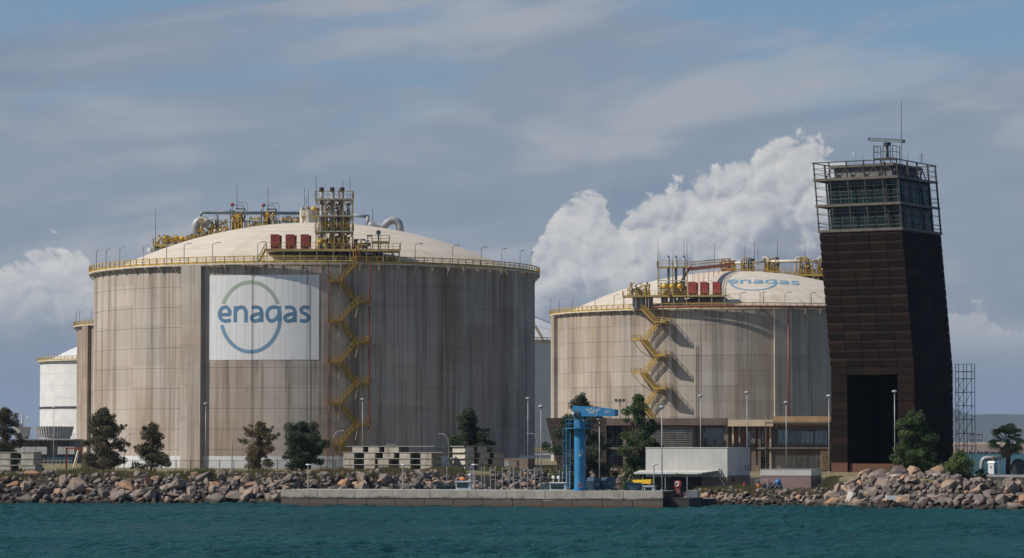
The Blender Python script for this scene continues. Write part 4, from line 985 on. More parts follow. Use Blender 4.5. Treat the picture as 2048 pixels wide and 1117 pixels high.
# ---- the tank with the sign on its dome
def tank_two():
    t = Tank('storage_tank', 'concrete gas tank with enagas lettering on its pale dome, left of the dark tower', 1475, 800, 45.7, 39.8, 11.3, 'concrete_b')
    a0 = t.wall(1549, 700, t.R+0.9)[0] + 0.046; L = lambda px: t.wall(px, 600, t.R+0.93)[0]
    tank_shell(t, 'concrete_b', [a0 + k*PI/2 for k in range(4)], bw=4.2, lamps=[L(p) for p in (1101, 1118, 1145, 1190, 1228, 1480, 1520, 1570, 1620)])
    xs = [0, 212, 1175, 1400]; xd = [-95, 135, 1112, 1340]
    def mp(cx, cy, lift):
        X = float(np.interp(cx, xs, xd)); Yc = float(np.interp(cy, [150, 185, 435, 612, 925, 960], [500, 508, 556, 611, 702, 712]))
        Yc += max(0.0, X-720)*0.055 if cy < 640 else 0.0
        return t.dome(1440 + X/6.98, 480 + Yc/6.98, lift)
    em = part('dome_sign', t.o); draw_logo(em, mp, 'dome_blue', 'dome_blue', 'dome_logo_green', 40)
    wall_stair(t, (1274, 1291), (1317, 1338), [680, 746, 812], [645, 712, 778], (t.zr, 'L'), 'up_left', (1.3, 3.0))
    for px, m, r in ((1577, 'red_paint', 0.17),):
        a = t.wall(px, 700, t.R+1.2)[0]; MB().tube([t.P(a, t.R+1.2, 0), t.P(a, t.R+1.2, t.zr-0.2)], r, 8).build('riser_pipe', m, t.o, smooth=True)
    a = t.wall(1343, 700, t.R+2)[0]
    for da in (0, 0.008): MB().bar(t.P(a+da, t.R+3.4, 0), t.P(a+da, t.R+3.4, t.zr-3), 0.09).build('stair_mast', 'grey_steel', t.o)
    aa, ab = t.wall(1296, 612, t.R+1.5)[0], t.wall(1660, 612, t.R+1.5)[0]
    MB().tube([t.P(aa, t.R+1.5, t.zr+2.6), t.P(aa, t.R+1.5, t.zr+0.35)] + [t.P(aa+(ab-aa)*i/30, t.R+1.5, t.zr+0.3) for i in range(1, 31)], 0.2, 8).build('ring_fire_main', 'red_paint', t.o, smooth=True)
    MB().tube([t.P(aa, t.R+1.5, t.zr+2.6), t.P(aa+0.02, t.R+1.2, t.zr+3.0), t.P(aa+0.12, t.R+0.5, t.zr+3.0)], 0.2, 8).build('ring_fire_main', 'red_paint', t.o, smooth=True)
    g, xa, xb, z = deck(t, 1245, 1450, 592, -43.5, -36.5, 'service_platform', legs=9)
    for (p0, p1) in ((1376, 1393), (1400, 1416), (1425, 1441)): red_cabinet(t, p0, p1, 564, 590, -42.4, 2.4)
    # open vent frame
    tw = part('vent_frame', t.o); y0, y1 = -41.5, -37.5; x0, x1 = t.loc(1316, 592, y0).x, t.loc(1374, 592, y0).x; zt = t.loc(1330, 533.5, y0).z
    for k in range(3):
        for y in (y0, y1): MB().bar((x0+(x1-x0)*k/2, y, z), (x0+(x1-x0)*k/2, y, zt+(1.3 if k != 1 else 0)), 0.2).build('post', 'yellow_pale', tw)
    MB().b2(x0-0.2, x1+0.3, y0-0.2, y1+0.2, zt-0.25, zt).build('floor', 'yellow_pale', tw)
    mb = MB(); mb.rail([(x0-0.2, y1, zt), (x0-0.2, y0-0.2, zt), (x1+0.3, y0-0.2, zt)], 1.3, 0.1, 0.1, 1.2, 1); mb.build('tower_railing', 'yellow', tw)
    zm = t.loc(1330, 562, y0).z; MB().b2(x0, x1, y0-0.05, y0+0.1, zm-0.12, zm+0.12).build('cross_beam', 'cream_steel', tw)
    for p in (1337, 1352, 1368):
        x = t.loc(p, 560, -39.5).x; zc = t.loc(p, 516, -39.5).z; MB().cyl(x, -39.5, z, zc, 0.33, 10).build('vent_stack', 'grey_steel', tw, smooth=True); MB().cyl(x, -39.5, zc+0.004, zc+0.5, 0.2, 8).build('vent_cap', 'dark_steel', tw)
    for p in (1330, 1345, 1360):
        c = t.loc(p, 573, -41); MB().ball(c, 0.75, 12, 8).build('relief_valve', 'gold', tw, smooth=True)
    for p in (1299, 1329, 1346, 1362, 1272, 1284):
        x = t.loc(p, 600, -40).x; MB().cyl(x, -40, t.zr+0.1, z-0.25, 0.85, 14).build('valve_pot', 'grey_steel', t.o, smooth=False)
    stack_clutter(tw, 'valve_rack', x0, x1, -40.5, -38, z+0.1, z+3.4, 80, 14, (('yellow', 0.5), ('gold', 0.2), ('grey_steel', 0.3)))
    stack_clutter(t.o, 'valve_set', t.loc(1256, 590, -40).x, t.loc(1300, 590, -40).x, -41.5, -38, z+0.05, t.loc(1270, 566, -40).z, 84, 15, (('yellow', 0.45), ('cream_steel', 0.3), ('dark_steel', 0.25)))
    # bridge from the frame to the crown
    br = part('crown_bridge', t.o); p = t.loc(1380, 535, -38); q = t.loc(1462, 546, -6); q.z = t.zd(q.x, q.y)+2.0; w = 0.8
    for s in (-w, w): MB().bar((p.x, p.y+s, p.z-0.4), (q.x, q.y+s, q.z-0.4), 0.12, 0.75).build('girder', 'pipe_orange', br)
    mb = MB(); mb.rail([(p.x, p.y-w, p.z), (q.x, q.y-w, q.z)], 1.2, 0.09, 0.09, 1.4, 1); mb.rail([(p.x, p.y+w, p.z), (q.x, q.y+w, q.z)], 1.2, 0.09, 0.09, 1.4, 1); mb.build('bridge_railing', 'yellow', br)
    mb = MB()
    for k in range(8):
        f = (k+0.5)/8; c = p + (q-p)*f; zb = t.zd(c.x, c.y)
        if zb < c.z-0.6: mb.bar((c.x, c.y, zb), (c.x, c.y, c.z-0.6), 0.1); mb.bar((c.x, c.y, zb), c + (q-p)*0.06 - Vector((0, 0, 0.6)), 0.08)
    mb.build('bridge_truss', 'pipe_orange', br)
    mb = MB(); pp = t.loc(1359, 570, -39); qq = t.loc(1381, 533, -38)
    mb.bar(pp, qq, 1.0, 0.35); mb.build('frame_stair', 'pipe_orange', tw)
    # crown valve platforms running to the right
    yl = 4.0; PT = lambda px, py, y=yl: t.loc(px, py, y)
    MB().tube([PT(1533, 524), PT(1662, 521.5)], 0.40, 8).build('crown_pipe', 'cream_steel', t.o, smooth=True)
    MB().tube([PT(1470, 527), PT(1533, 523.5)], 0.3, 8).build('crown_pipe', 'cream_steel', t.o, smooth=True)
    for p in (1536, 1591, 1637):
        a = PT(p, 516); zb = t.zd(a.x, yl)-0.2
        MB().tube([(a.x, yl, zb), (a.x, yl, a.z-0.4), (a.x+0.3, yl, a.z), (a.x + (1.8 if p != 1536 else -1.4), yl, a.z)], 0.28, 8).build('loop_pipe', 'cream_steel', t.o, smooth=True)
    for i, (p0, p1, rt, cc) in enumerate(((1440, 1472, 520, (('yellow', 0.6), ('pipe_orange', 0.2), ('grey_steel', 0.2))), (1483, 1508, 516, (('dark_steel', 0.5), ('yellow', 0.3), ('grey_steel', 0.2))),
                                          (1528, 1560, 515, (('dark_steel', 0.4), ('yellow', 0.4), ('grey_steel', 0.2))), (1598, 1626, 513, (('dark_steel', 0.4), ('gold', 0.4), ('yellow', 0.2))), (1628, 1662, 522, (('yellow', 0.6), ('dark_steel', 0.4))))):
        a, b = PT(p0, 548), PT(p1, rt); zb = t.zd((a.x+b.x)/2, yl)-0.3
        stack_clutter(t.o, 'valve_set', a.x, b.x, yl-1.5, yl+1.5, zb, b.z, 90, 50+i, cc)
    mb = MB()
    for (p0, p1, r0, r1) in ((1455, 1530, 541, 542), (1530, 1595, 543, 549), (1575, 1662, 552, 553)):
        mb.rail([PT(p0, r0, 0), PT(p1, r1, 0)], 1.5, 0.1, 0.1, 1.6, 2, 0.3)
    mb.build('crown_railing', 'yellow', t.o)
    g3, _, _, _ = deck(t, 1598, 1662, 550, 1.0, 5.0, 'crown_platform', legs=6)
    rods(t, [(1429, 530, 487), (1490, 530, 489), (1509, 525, 481), (1516, 530, 494), (1555, 525, 481), (1610, 520, 479)], 4.0, r=0.055)
    rods(t, [(1316, 530, 475), (1368, 530, 474), (1374, 530, 476), (1320, 590, 501), (1346, 533, 505)], -39.0, r=0.055)
    rods(t, [(1623.0-0, 608, 586), (1527, 608, 582)], -43.5, 'red_paint', 'signal_pole', 0.06)
    return t
T2 = tank_two()
# ---- tanks further back
def tank_three():
    t = Tank('storage_tank', 'concrete tank half hidden behind the left edge of the sign tank', 460, 868, 40.9, 39.3, 10.0, 'concrete_c')
    a0 = t.wall(158, 700, t.R+2)[0] + 0.03
    tank_shell(t, 'concrete_c', [a0 + k*PI/2 for k in range(4)], lamps=[t.wall(p, 640, t.R+0.93)[0] for p in (152.5, 159, 182)])
tank_three()
def white_tank(label, px, Y, R, zr, rise, pipe=None):
    t = Tank('storage_tank', label, px, Y, R, zr, rise, 'white_wall')
    tank_shell(t, 'white_wall', [], domemat='white_paint', lifts=8, brackets=False, railmat='yellow_pale')
    if pipe:
        z = t.wall(pipe[0], pipe[1])[1]; ring(R-0.1, R+0.3, z-0.25, z+0.25).build('stiffening_ring', 'dark_steel', t.o)
    return t
white_tank('white domed tank at the far left, partly behind the concrete tanks', 327, 1000, 37.9, 33.3, 10.5, (110, 815))
tb = white_tank('white domed tank seen through the gap between the two wide concrete tanks', 958, 1000, 38.0, 38.7, 11.0)
a = tb.wall(1074, 690, tb.R+1)[0]
mb = MB(); mb.bar(tb.P(a, tb.R-0.5, tb.zr+4.5), tb.P(a+0.06, tb.R+0.5, tb.zr+0.2), 0.9, 0.3); mb.rail([tb.P(a, tb.R-0.5, tb.zr+4.5), tb.P(a+0.06, tb.R+0.5, tb.zr+0.2)], 1.2, 0.14, 0.12, 1.0); mb.build('rim_stair', 'yellow', tb.o)
MB().tube([tb.loc(1050, 627, -20), tb.loc(1105, 648, -20)], 0.2, 6).build('roof_pipe', 'grey_steel', tb.o)
# ------------------------------------------------------------------ frames of reference for buildings
class Frame:
    def __init__(f, px, Y, z, rz):
        f.o = Vector((gx(px, Y, z), Y, z)); f.rz = rz; f.c, f.s = math.cos(rz), math.sin(rz)
    def x(f, px, yl=0.0):                          # local x at which column px crosses the plane y = yl
        u = (px-1024)/F; return (u*(f.o.y + f.c*yl) - f.o.x + f.s*yl) / (f.c - u*f.s)
    def z(f, py, xl=0.0, yl=0.0): return gz(py, f.o.y + f.s*xl + f.c*yl) - f.o.z
    def w(f, x, y, z=0.0): return Vector((f.o.x + f.c*x - f.s*y, f.o.y + f.s*x + f.c*y, f.o.z + z))
# ------------------------------------------------------------------ control tower
def make_tower():
    fr = Frame(1830, 480, 3.4, math.radians(-31)); W, D = 13.7, 14.4; k = 0.0875
    T = thing('control_tower', 'tall leaning control tower clad in dark rusty steel with a glazed top and radar', 'tower', fr.o, fr.rz)
    zk = fr.z(733); zt = fr.z(461); zo = fr.z(749); zp = fr.z(926); z1 = fr.z(406); z2 = fr.z(353); z3 = fr.z(317)
    sh = lambda z: -k*max(0.0, z-zk)
    Q = lambda x, y, z: (x + sh(z), y, z)
    def slab(mb, x0, x1, y0, y1, za, zb): mb.hexa([Q(x0, y0, za), Q(x1, y0, za), Q(x1, y1, za), Q(x0, y1, za), Q(x0, y0, zb), Q(x1, y0, zb), Q(x1, y1, zb), Q(x0, y1, zb)]); return mb
    xo0, xo1 = -W+2.74, -2.74; e = 0.16
    mb = MB(); slab(mb, -W+e, -e, e, D-e, zo+0.02, zk); slab(mb, -W+e, -e, e, D-e, zk, zt)
    slab(mb, -W+e, xo0-0.03, e, D-e, -0.5, zo+0.02); slab(mb, xo1+0.03, -e, e, D-e, -0.5, zo+0.02); slab(mb, xo0-0.02, xo1+0.02, D-3, D-e-0.02, -0.5, zo)
    body = mb.build('body', 'corten_shade', T)  # shade painted in: near-black body darkens panel gaps and the opening
    r = random.Random(9); cx = [-W, xo0, -W+5.48, -W+8.22, xo1, 0.0]; g = 0.035
    rows_hi = [zk + (zt-zk)*i/15 for i in range(16)]; rows_lo = [zp + (zo-zp)*i/10 for i in range(11)] + [zk]
    rows = rows_lo[:-1] + [zk] + rows_hi[1:]
    def panel(x0, x1, y0, y1, za, zb, nx, ny, tilt, mat='corten'):
        ox, oy = nx*tilt, ny*tilt
        b = [Q(x0+ox, y0+oy, za), Q(x1+ox, y1+oy, za)]; t_ = [Q(x0, y0, zb), Q(x1, y1, zb)]; d = (-nx*0.06, -ny*0.06)
        mb = MB()
        if tilt > 0.03 and mat == 'corten':              # folded sheet: a sloping lip above a face leaning back under it
            zl = zb - (zb-za)*0.30; o2 = 0.10 + tilt*0.5; ux, uy = nx*o2, ny*o2
            R_ = [t_[0], t_[1], Q(x1+ux, y1+uy, zl), Q(x0+ux, y0+uy, zl), Q(x1+nx*0.03, y1+ny*0.03, za), Q(x0+nx*0.03, y0+ny*0.03, za)]
            mb.add(R_ + [Q(x0+nx*-0.06, y0+ny*-0.06, zb), Q(x1+nx*-0.06, y1+ny*-0.06, zb), Q(x1+nx*-0.06, y1+ny*-0.06, za), Q(x0+nx*-0.06, y0+ny*-0.06, za)],
                   [(0, 3, 2, 1), (3, 5, 4, 2), (0, 1, 7, 6), (5, 9, 8, 4), (0, 6, 9, 5, 3), (1, 2, 4, 8, 7), (6, 7, 8, 9)]); return mb.build('panel', mat, body)
        P = [b[0], b[1], (b[1][0]+d[0], b[1][1]+d[1], za), (b[0][0]+d[0], b[0][1]+d[1], za), t_[0], t_[1], (t_[1][0]+d[0], t_[1][1]+d[1], zb), (t_[0][0]+d[0], t_[0][1]+d[1], zb)]
        mb.hexa(P); return mb.build('panel', mat, body)
    for i, (za, zb) in enumerate(zip(rows, rows[1:])):
        for c in range(5):
            if 1 <= c <= 3 and zb <= zo + 0.1: continue
            til = 0.0
            if za >= zk-0.01: til = 0.04 + 0.15*r.random()
            panel(cx[c]+g, cx[c+1]-g, 0, 0, za+g, zb-g, 0, -1, til)
        for c in range(5): panel(0, 0, D*c/5+g, D*(c+1)/5-g, za+g, zb-g, 1, 0, 0.02*r.random())
    for (x0, x1) in ((-W, xo0), (xo1, 0)): panel(x0+g, x1-g, -0.04, -0.04, -0.4, zp-0.03, 0, -1, 0, 'corten_red')
    for i in range(12): panel(xo0+(xo1-xo0)*i/12+0.01, xo0+(xo1-xo0)*(i+1)/12-0.01, 0.5, 0.5, -0.4, zp-0.15, 0, -1, 0, 'corten_red')
    for c in range(5): panel(0.03, 0.03, D*c/5+g, D*(c+1)/5-g, -0.4, zp-0.03, 1, 0, 0, 'corten_red')
    # glazed cab: decks, plant room, glass box
    for i, z in enumerate((zt, z1, z2)):
        slab(MB(), -W, 0, 0, D, z+0.02, z+0.28).build('deck', 'frame_beam', T)
    gx0, gx1, gy0, gy1 = -W+1.7, -0.7, 0.9, D-1.7
    slab(MB(), -W*0.62, -W*0.30, D*0.42, D*0.72, zt+0.3, z2-0.02).build('lift_core', 'interior', T)
    nf = 6; nr = 5
    for (za, zb) in ((zt+0.29, z1), (z1+0.29, z2)):
        slab(MB(), gx0-0.05, gx1+0.05, gy0-0.05, gy1+0.05, zb-0.75, zb-0.03).build('soffit', 'dark_steel', T)
        top = zb-0.76
        for i in range(nf):
            a, b = gx0+(gx1-gx0)*i/nf+0.06, gx0+(gx1-gx0)*(i+1)/nf-0.06
            slab(MB(), a, b, gy0, gy0+0.03, za, top).build('window_pane', 'glass_cab', T); slab(MB(), a, b, gy1-0.03, gy1, za, top).build('window_pane', 'glass_cab', T)
        for i in range(nr):
            a, b = gy0+(gy1-gy0)*i/nr+0.06, gy0+(gy1-gy0)*(i+1)/nr-0.06
            slab(MB(), gx1-0.03, gx1, a, b, za, top).build('window_pane', 'glass_cab', T); slab(MB(), gx0, gx0+0.03, a, b, za, top).build('window_pane', 'glass_cab', T)
        mb = MB()
        for i in range(nf+1):
            a = gx0+(gx1-gx0)*i/nf
            for y in (gy0, gy1): slab(mb, a-0.06, a+0.06, y-0.06, y+0.06, za, top)
        for i in range(1, nr):
            a = gy0+(gy1-gy0)*i/nr
            for x in (gx0, gx1): slab(mb, x-0.06, x+0.06, a-0.08, a+0.08, za, top)
        for f_ in (0.28, 0.66):
            zz = za+(top-za)*f_; slab(mb, gx0, gx1, gy0-0.04, gy0+0.04, zz-0.05, zz+0.05); slab(mb, gx1-0.04, gx1+0.04, gy0, gy1, zz-0.05, zz+0.05)
        mb.build('mullions', 'dark_steel', T)['kind'] = 'stuff'
        mb = MB()                                  # desks and blinds seen through the glass
        for i in range(7): x = r.uniform(gx0+1, gx1-1); slab(mb, x-0.5, x+0.5, gy0+0.8, gy0+1.6, za, za+r.uniform(0.7, 1.6))
        mb.build('consoles', 'interior', T)
    # outer steel frame
    px_f = [0, .186, .397, .603, .815, 1.0]; fy = [0.0, 0.27, 0.52, 0.80, 1.0]
    corners = [(-W + W*f, 0.0) for f in px_f] + [(0.0, D*f) for f in fy[1:]] + [(-W, D*f) for f in fy[1:]] + [(-W + W*f, D) for f in px_f[1:-1]]
    for (x, y) in corners:
        w = 0.085 if y < 0.01 else 0.11
        slab(MB(), x-w, x+w, y-w, y+w, zt+0.3, z3).build('frame_post', 'frame_steel', T)
    slab(MB(), -W+W*.845-0.1, -W+W*.845+0.1, 0.3, 0.5, zt+0.3, z3-0.3).build('frame_post', 'frame_steel', T)
    for z in (zt+0.29, z1+0.02, z2+0.02):
        mb = MB()
        slab(mb, -W-0.1, 0.1, -0.22, -0.115, z-0.14, z+0.24); slab(mb, 0.145, 0.25, -0.1, D, z-0.14, z+0.24); slab(mb, -W-0.25, -W-0.145, -0.1, D, z-0.14, z+0.24); mb.build('edge_beam', 'frame_beam', T)
    def hrail(z, w=0.032):
        mb = MB(); slab(mb, -W-0.15, 0.15, -0.17-w, -0.17+w, z-w, z+w); slab(mb, 0.19-w, 0.19+w, 0, D, z-w, z+w); slab(mb, -W-0.19-w, -W-0.19+w, 0, D, z-w, z+w); slab(mb, -W, 0, D+0.19-w, D+0.19+w, z-w, z+w)
        mb.build('handrail', 'frame_steel', T)
    for za, zb in ((zt+0.3, z1), (z1+0.3, z2), (z2+0.3, z3)):
        for f_ in ((0.18, 0.34, 0.70) if zb != z3 else (0.30, 0.62)): hrail(za+(zb-za)*f_)
    hrail(z3, 0.07)
    # plant room and wind braces in the top storey
    slab(MB(), -W+2.6, -1.9, 2.2, D-2.4, z2+0.28, z3-0.75).build('plant_room', 'plant_grey', T)
    slab(MB(), -W+2.0, -1.3, 1.6, D-1.8, z3-0.75, z3-0.35).build('plant_roof', 'frame_beam', T)
    mb = MB()
    for i in range(5):
        a = -W+1.2+(W-2.2)*i/5; b = a+(W-2.2)/10
        mb.bar(Q(a, 1.4, z2+0.3), Q(b, 1.4, z3-0.75), 0.12); mb.bar(Q(b, 1.4, z3-0.75), Q(a+(W-2.2)/5, 1.4, z2+0.3), 0.12)
        a = 1+(D-2)*i/5; b = a+(D-2)/10; mb.bar(Q(-1.2, a, z2+0.3), Q(-1.2, b, z3-0.75), 0.12); mb.bar(Q(-1.2, b, z3-0.75), Q(-1.2, a+(D-2)/5, z2+0.3), 0.12)
    mb.build('wind_braces', 'frame_steel', T)
    # radar and aerials on the roof
    yl = 5.0; X = lambda px: fr.x(px, yl); Z = lambda py, px=1777: fr.z(py, fr.x(px, yl), yl)
    pl = part('radar', T); xa, xb = X(1757), X(1795); zb_ = z3-0.35; zc = Z(305)
    mb = MB()
    for x in (xa, (xa+xb)/2, xb):
        for y in (yl-1.3, yl+1.3): mb.bar((x, y, zb_), (x, y, zc+0.9), 0.1)
    for z in (zc, zc+0.9): mb.rail([(xa, yl+1.3, z-1.0), (xa, yl-1.3, z-1.0), (xb, yl-1.3, z-1.0), (xb, yl+1.3, z-1.0)], 1.0, 0.06, 0.07, 1.5, 0)
    mb.b2(xa, xb, yl-1.3, yl+1.3, zc-1.1, zc-0.95); mb.build('cage', 'frame_steel', pl)
    xm = X(1777); mb = MB(); mb.cyl(xm, yl, zc-1, Z(292), 0.28, 10, 0.2); mb.cyl(xm, yl, Z(293), Z(286), 0.5, 10, 0.62); mb.build('pedestal', 'dark_steel', pl)
    a = (X(1742), yl-0.3, Z(277.5)); b = (X(1810), yl+0.3, Z(284.5)); MB().bar(a, b, 0.75, 0.46).build('antenna', 'dark_steel', pl); MB().bar((a[0]+0.3, a[1]-0.40, a[2]-0.05), (b[0]-0.3, b[1]-0.40, b[2]-0.05), 0.04, 0.36).build('antenna_face', 'blue_steel', pl)
    for px, r0, r1, w in ((1806, 322, 205, 0.055), (1751, 322, 287, 0.04), (1714, 324, 303, 0.03), (1728, 324, 310, 0.03), (1818, 326, 304, 0.03), (1795, 318, 297, 0.05)):
        MB().tube([(X(px), yl, z3-0.4), (X(px), yl, Z(r1, px))], w, 5, w*0.6).build('aerial', 'frame_steel', T)
    xm = X(1846); mb = MB(); zt_ = Z(305, 1846); mb.tube([(xm, yl, z3-0.4), (xm, yl, zt_)], 0.04, 5)
    for i in range(4): mb.bar((xm-0.5+0.1*i, yl, zt_-0.5-0.3*i), (xm+0.5-0.1*i, yl, zt_-0.35-0.3*i), 0.04)
    mb.build('aerial', 'frame_steel', T)
    return T
make_tower()
def make_scaffold():
    fr = Frame(1910, 497, 3.2, math.radians(-31)); g = thing('scaffold_tower', 'tall thin scaffold tower standing against the shaded side of the rusty tower', 'scaffold', fr.o, fr.rz)
    xs = [fr.x(1911), fr.x(1928, 0.2), fr.x(1943)]; zt = fr.z(729); lv = [0.2] + [fr.z(p) for p in (892, 867, 839, 812, 785, 758, 744)]
    for x in xs:
        for y in (0, 1.2): MB().bar((x, y, -0.3), (x, y, zt), 0.085).build('standard', 'blue_steel', g)
    for z in lv:
        mb = MB()
        for y in (0, 1.2): mb.bar((xs[0], y, z), (xs[2], y, z), 0.085)
        for x in xs: mb.bar((x, 0, z), (x, 1.2, z), 0.07)
        mb.b2(xs[0], xs[2], 0.25, 0.95, z-0.06, z); mb.build('ledger', 'blue_steel', g)
    for za, zb in zip(lv[:-2], lv[1:-1]):
        MB().bar((xs[0], 0, za), (xs[1], 0, zb), 0.06).bar((xs[1], 0, za), (xs[0], 0, zb), 0.06).bar((xs[1], 0, za), (xs[2], 0, zb), 0.06).build('brace', 'blue_steel', g)
    mb = MB(); mb.rail([(xs[0], 0, zt-1), (xs[2], 0, zt-1), (xs[2], 1.2, zt-1)], 1.0, 0.05, 0.06, 2, 0); mb.build('guard_rail', 'blue_steel', g)
make_scaffold()

# ------------------------------------------------------------------ office building
def make_office():
    fr = Frame(1092, 503, GZ, math.radians(-10)); B = thing('office_building', 'long low two storey office with slatted screens at the foot of the dark tower', 'building', fr.o, fr.rz)
    X = fr.x
    def Z(py, px, yl=0.0): return fr.z(py, X(px, yl), yl)
    zr = Z(836, 1110); x0 = X(1092); x1 = X(1662); rec = 1.3
    # raked timber end
    end = part('timber_end', B); n = 11; xt, xb, xr = X(1091), X(1118), X(1213)
    MB().hexa([(xb+0.1, 0.15, -0.3), (xr, 0.15, -0.3), (xr, 9, -0.3), (xb+0.1, 9, -0.3), (xt+0.1, 0.15, zr-0.05), (xr, 0.15, zr-0.05), (xr, 9, zr-0.05), (xt+0.1, 9, zr-0.05)]).build('end_core', 'black', end)
    for i in range(n):
        f0, f1 = i/n, (i+1)/n; za, zb = -0.2+(zr+0.2)*f0+0.02, -0.2+(zr+0.2)*f1-0.02; xa, xc = xb+(xt-xb)*f0, xb+(xt-xb)*f1
        MB().hexa([(xa, 0, za), (xr, 0, za), (xr, 0.14, za), (xa, 0.14, za), (xc, 0, zb), (xr, 0, zb), (xr, 0.14, zb), (xc, 0.14, zb)]).build('cladding_board', 'wood_clad', end)
    # body
    MB().b2(X(1214), x1, rec, 12, -0.3, zr-0.7).build('wall', 'office_wall', B)
    zm = Z(895, 1600, 1.0)
    MB().b2(X(1214), x1, 0.25, rec-0.004, zm-0.30, zm).build('floor_slab', 'office_wall', B)
    MB().b2(X(1214), x1, 0.2, 11.9, zr-0.68, zr-0.36).build('roof_slab', 'office_wall', B)
    def fascia(p0, p1, r0, r1, y0, mat, proud):
        a, b = X(p0, y0), X(p1, y0); zt_, zb_ = Z(r0, (p0+p1)/2, y0), Z(r1, (p0+p1)/2, y0)
        MB().b2(a, b, y0, y0+proud, zb_, zt_).build('fascia', mat, B)
    fascia(1213, 1453, 837, 851, -0.25, 'render_brown', 1.6); fascia(1455, 1546, 840, 853, -0.45, 'render_cream', 1.8); fascia(1548, 1661, 833, 844.5, -0.7, 'render_tan', 2.0)
    # piers and posts
    for p0, p1, m in ((1377, 1390, 'render_brown'), (1463.5, 1467, 'render_cream'), (1477, 1480, 'louvre'), (1538.5, 1541.5, 'render_cream'), (1447, 1456, 'office_wall'), (1502, 1511, 'office_wall'), (1515, 1521, 'render_brown'), (1246, 1252, 'office_wall')):
        MB().b2(X(p0, 0.4), X(p1, 0.4), 0.35, 0.65, 0, zr-0.7).build('column', m, B)
    # coloured wall panels at the back of the loggia
    for p0, p1, r0, r1, m in ((1467, 1476, 861, 893, 'terracotta'), (1482, 1492, 861, 896, 'terracotta'), (1531, 1538, 861, 886, 'terracotta'), (1510, 1516, 900, 944, 'render_tan')):
        yl = rec-0.06; MB().b2(X(p0, yl), X(p1, yl), yl, yl+0.05, Z(r1, p0, yl), Z(r0, p0, yl)).build('wall_panel', m, B)
    def window(p0, p1, r0, r1, n=2, mat='glass_teal', back='interior'):
        yl = rec-0.10; a, b = X(p0, yl), X(p1, yl); za, zb = Z(r1, p0, yl), Z(r0, p0, yl); w = part('window', B)
        MB().b2(a, b, yl+0.06, yl+0.09, za, zb).build('reveal', back, w)
        for i in range(n):
            MB().b2(a+(b-a)*i/n+0.05, a+(b-a)*(i+1)/n-0.05, yl, yl+0.03, za+0.05, zb-0.05).build('pane', mat, w)
        mb = MB()
        for i in range(n+1): x = a+(b-a)*i/n; mb.b2(x-0.045, x+0.045, yl-0.05, yl+0.05, za, zb)
        mb.b2(a-0.04, b+0.04, yl-0.05, yl+0.05, za-0.06, za); mb.b2(a-0.04, b+0.04, yl-0.05, yl+0.05, zb, zb+0.06); mb.build('frame', 'louvre', w)
    window(1216, 1244, 852, 892, 3, 'glass_dark', 'black'); window(1216, 1244, 900, 940, 3, 'glass_dark', 'black')
    window(1338, 1352, 861, 893, 1, 'glass_dark', 'black'); window(1353, 1379, 861, 889, 3, 'glass_office', 'white_panel'); window(1406, 1446, 856, 893, 4, 'glass_dark', 'black')
    window(1493, 1501, 862, 893, 1, 'glass_office', 'white_panel'); window(1516, 1526, 862, 890, 2, 'glass_office', 'white_panel')
    window(1556, 1577, 860, 889, 3, 'glass_office', 'interior'); window(1579, 1601, 862, 889, 2, 'glass_dark', 'terracotta'); window(1602, 1626, 862, 889, 3, 'glass_office', 'interior'); window(1629, 1654, 861, 891, 3, 'glass_office', 'interior')
    window(1517, 1535, 913, 940, 2, 'glass_dark', 'interior'); window(1578, 1606, 912, 941, 3, 'glass_office', 'black'); window(1610, 1652, 914, 941, 4, 'glass_dark', 'interior')
    # slatted sun screens: each slat is a board of its own
    def screen(p0, p1, r0, r1, n, yl, mat='louvre', posts=3, h=0.09, name='sun_screen'):
        s = part(name, B); a, b = X(p0, yl), X(p1, yl); za, zb = Z(r1, p0, yl), Z(r0, p0, yl)
        for i in range(n): z = za+(zb-za)*(i+0.5)/n; MB().b2(a, b, yl, yl+0.1, z-h/2, z+h/2).build('slat', mat, s)
        for i in range(posts): x = a+(b-a)*i/(posts-1); MB().b2(x-0.05, x+0.05, yl+0.11, yl+0.19, za, zb).build('screen_post', mat, s)
    screen(1216, 1245, 852, 940, 17, 0.3, 'frame_steel', 4, 0.07)
    screen(1298, 1384, 853, 896, 12, 0.1, 'louvre', 4, 0.10); screen(1391, 1446, 878, 897, 5, 0.1, 'frame_steel', 4, 0.06); screen(1456, 1510, 882, 897, 4, 0.1, 'frame_steel', 4, 0.06)
    screen(1552, 1655, 846, 861, 5, -0.6, 'render_brown', 5, 0.09); screen(1530, 1655, 886, 896, 3, -0.6, 'frame_steel', 9, 0.07)
    screen(1541, 1655, 899, 946, 12, -0.6, 'louvre', 6, 0.07); screen(1641, 1657, 899, 946, 13, -0.9, 'render_tan', 4, 0.08)
    # pergola bars round the balcony
    mb = MB(); a, b = X(1530, -0.9), X(1657, -0.9)
    for r in (846, 897): z = Z(r, 1590, -0.9); mb.b2(a, b, -1.0, -0.85, z-0.1, z+0.1)
    for p in (1531, 1657): x = X(p, -0.9); mb.b2(x-0.06, x+0.06, -1.14, -1.02, 0, Z(845, p, -0.9))
    mb.build('pergola', 'render_brown', B)
    MB().b2(a, b, -0.84, 0.24, zm-0.22, zm-0.02).build('balcony', 'office_wall', B)
make_office()

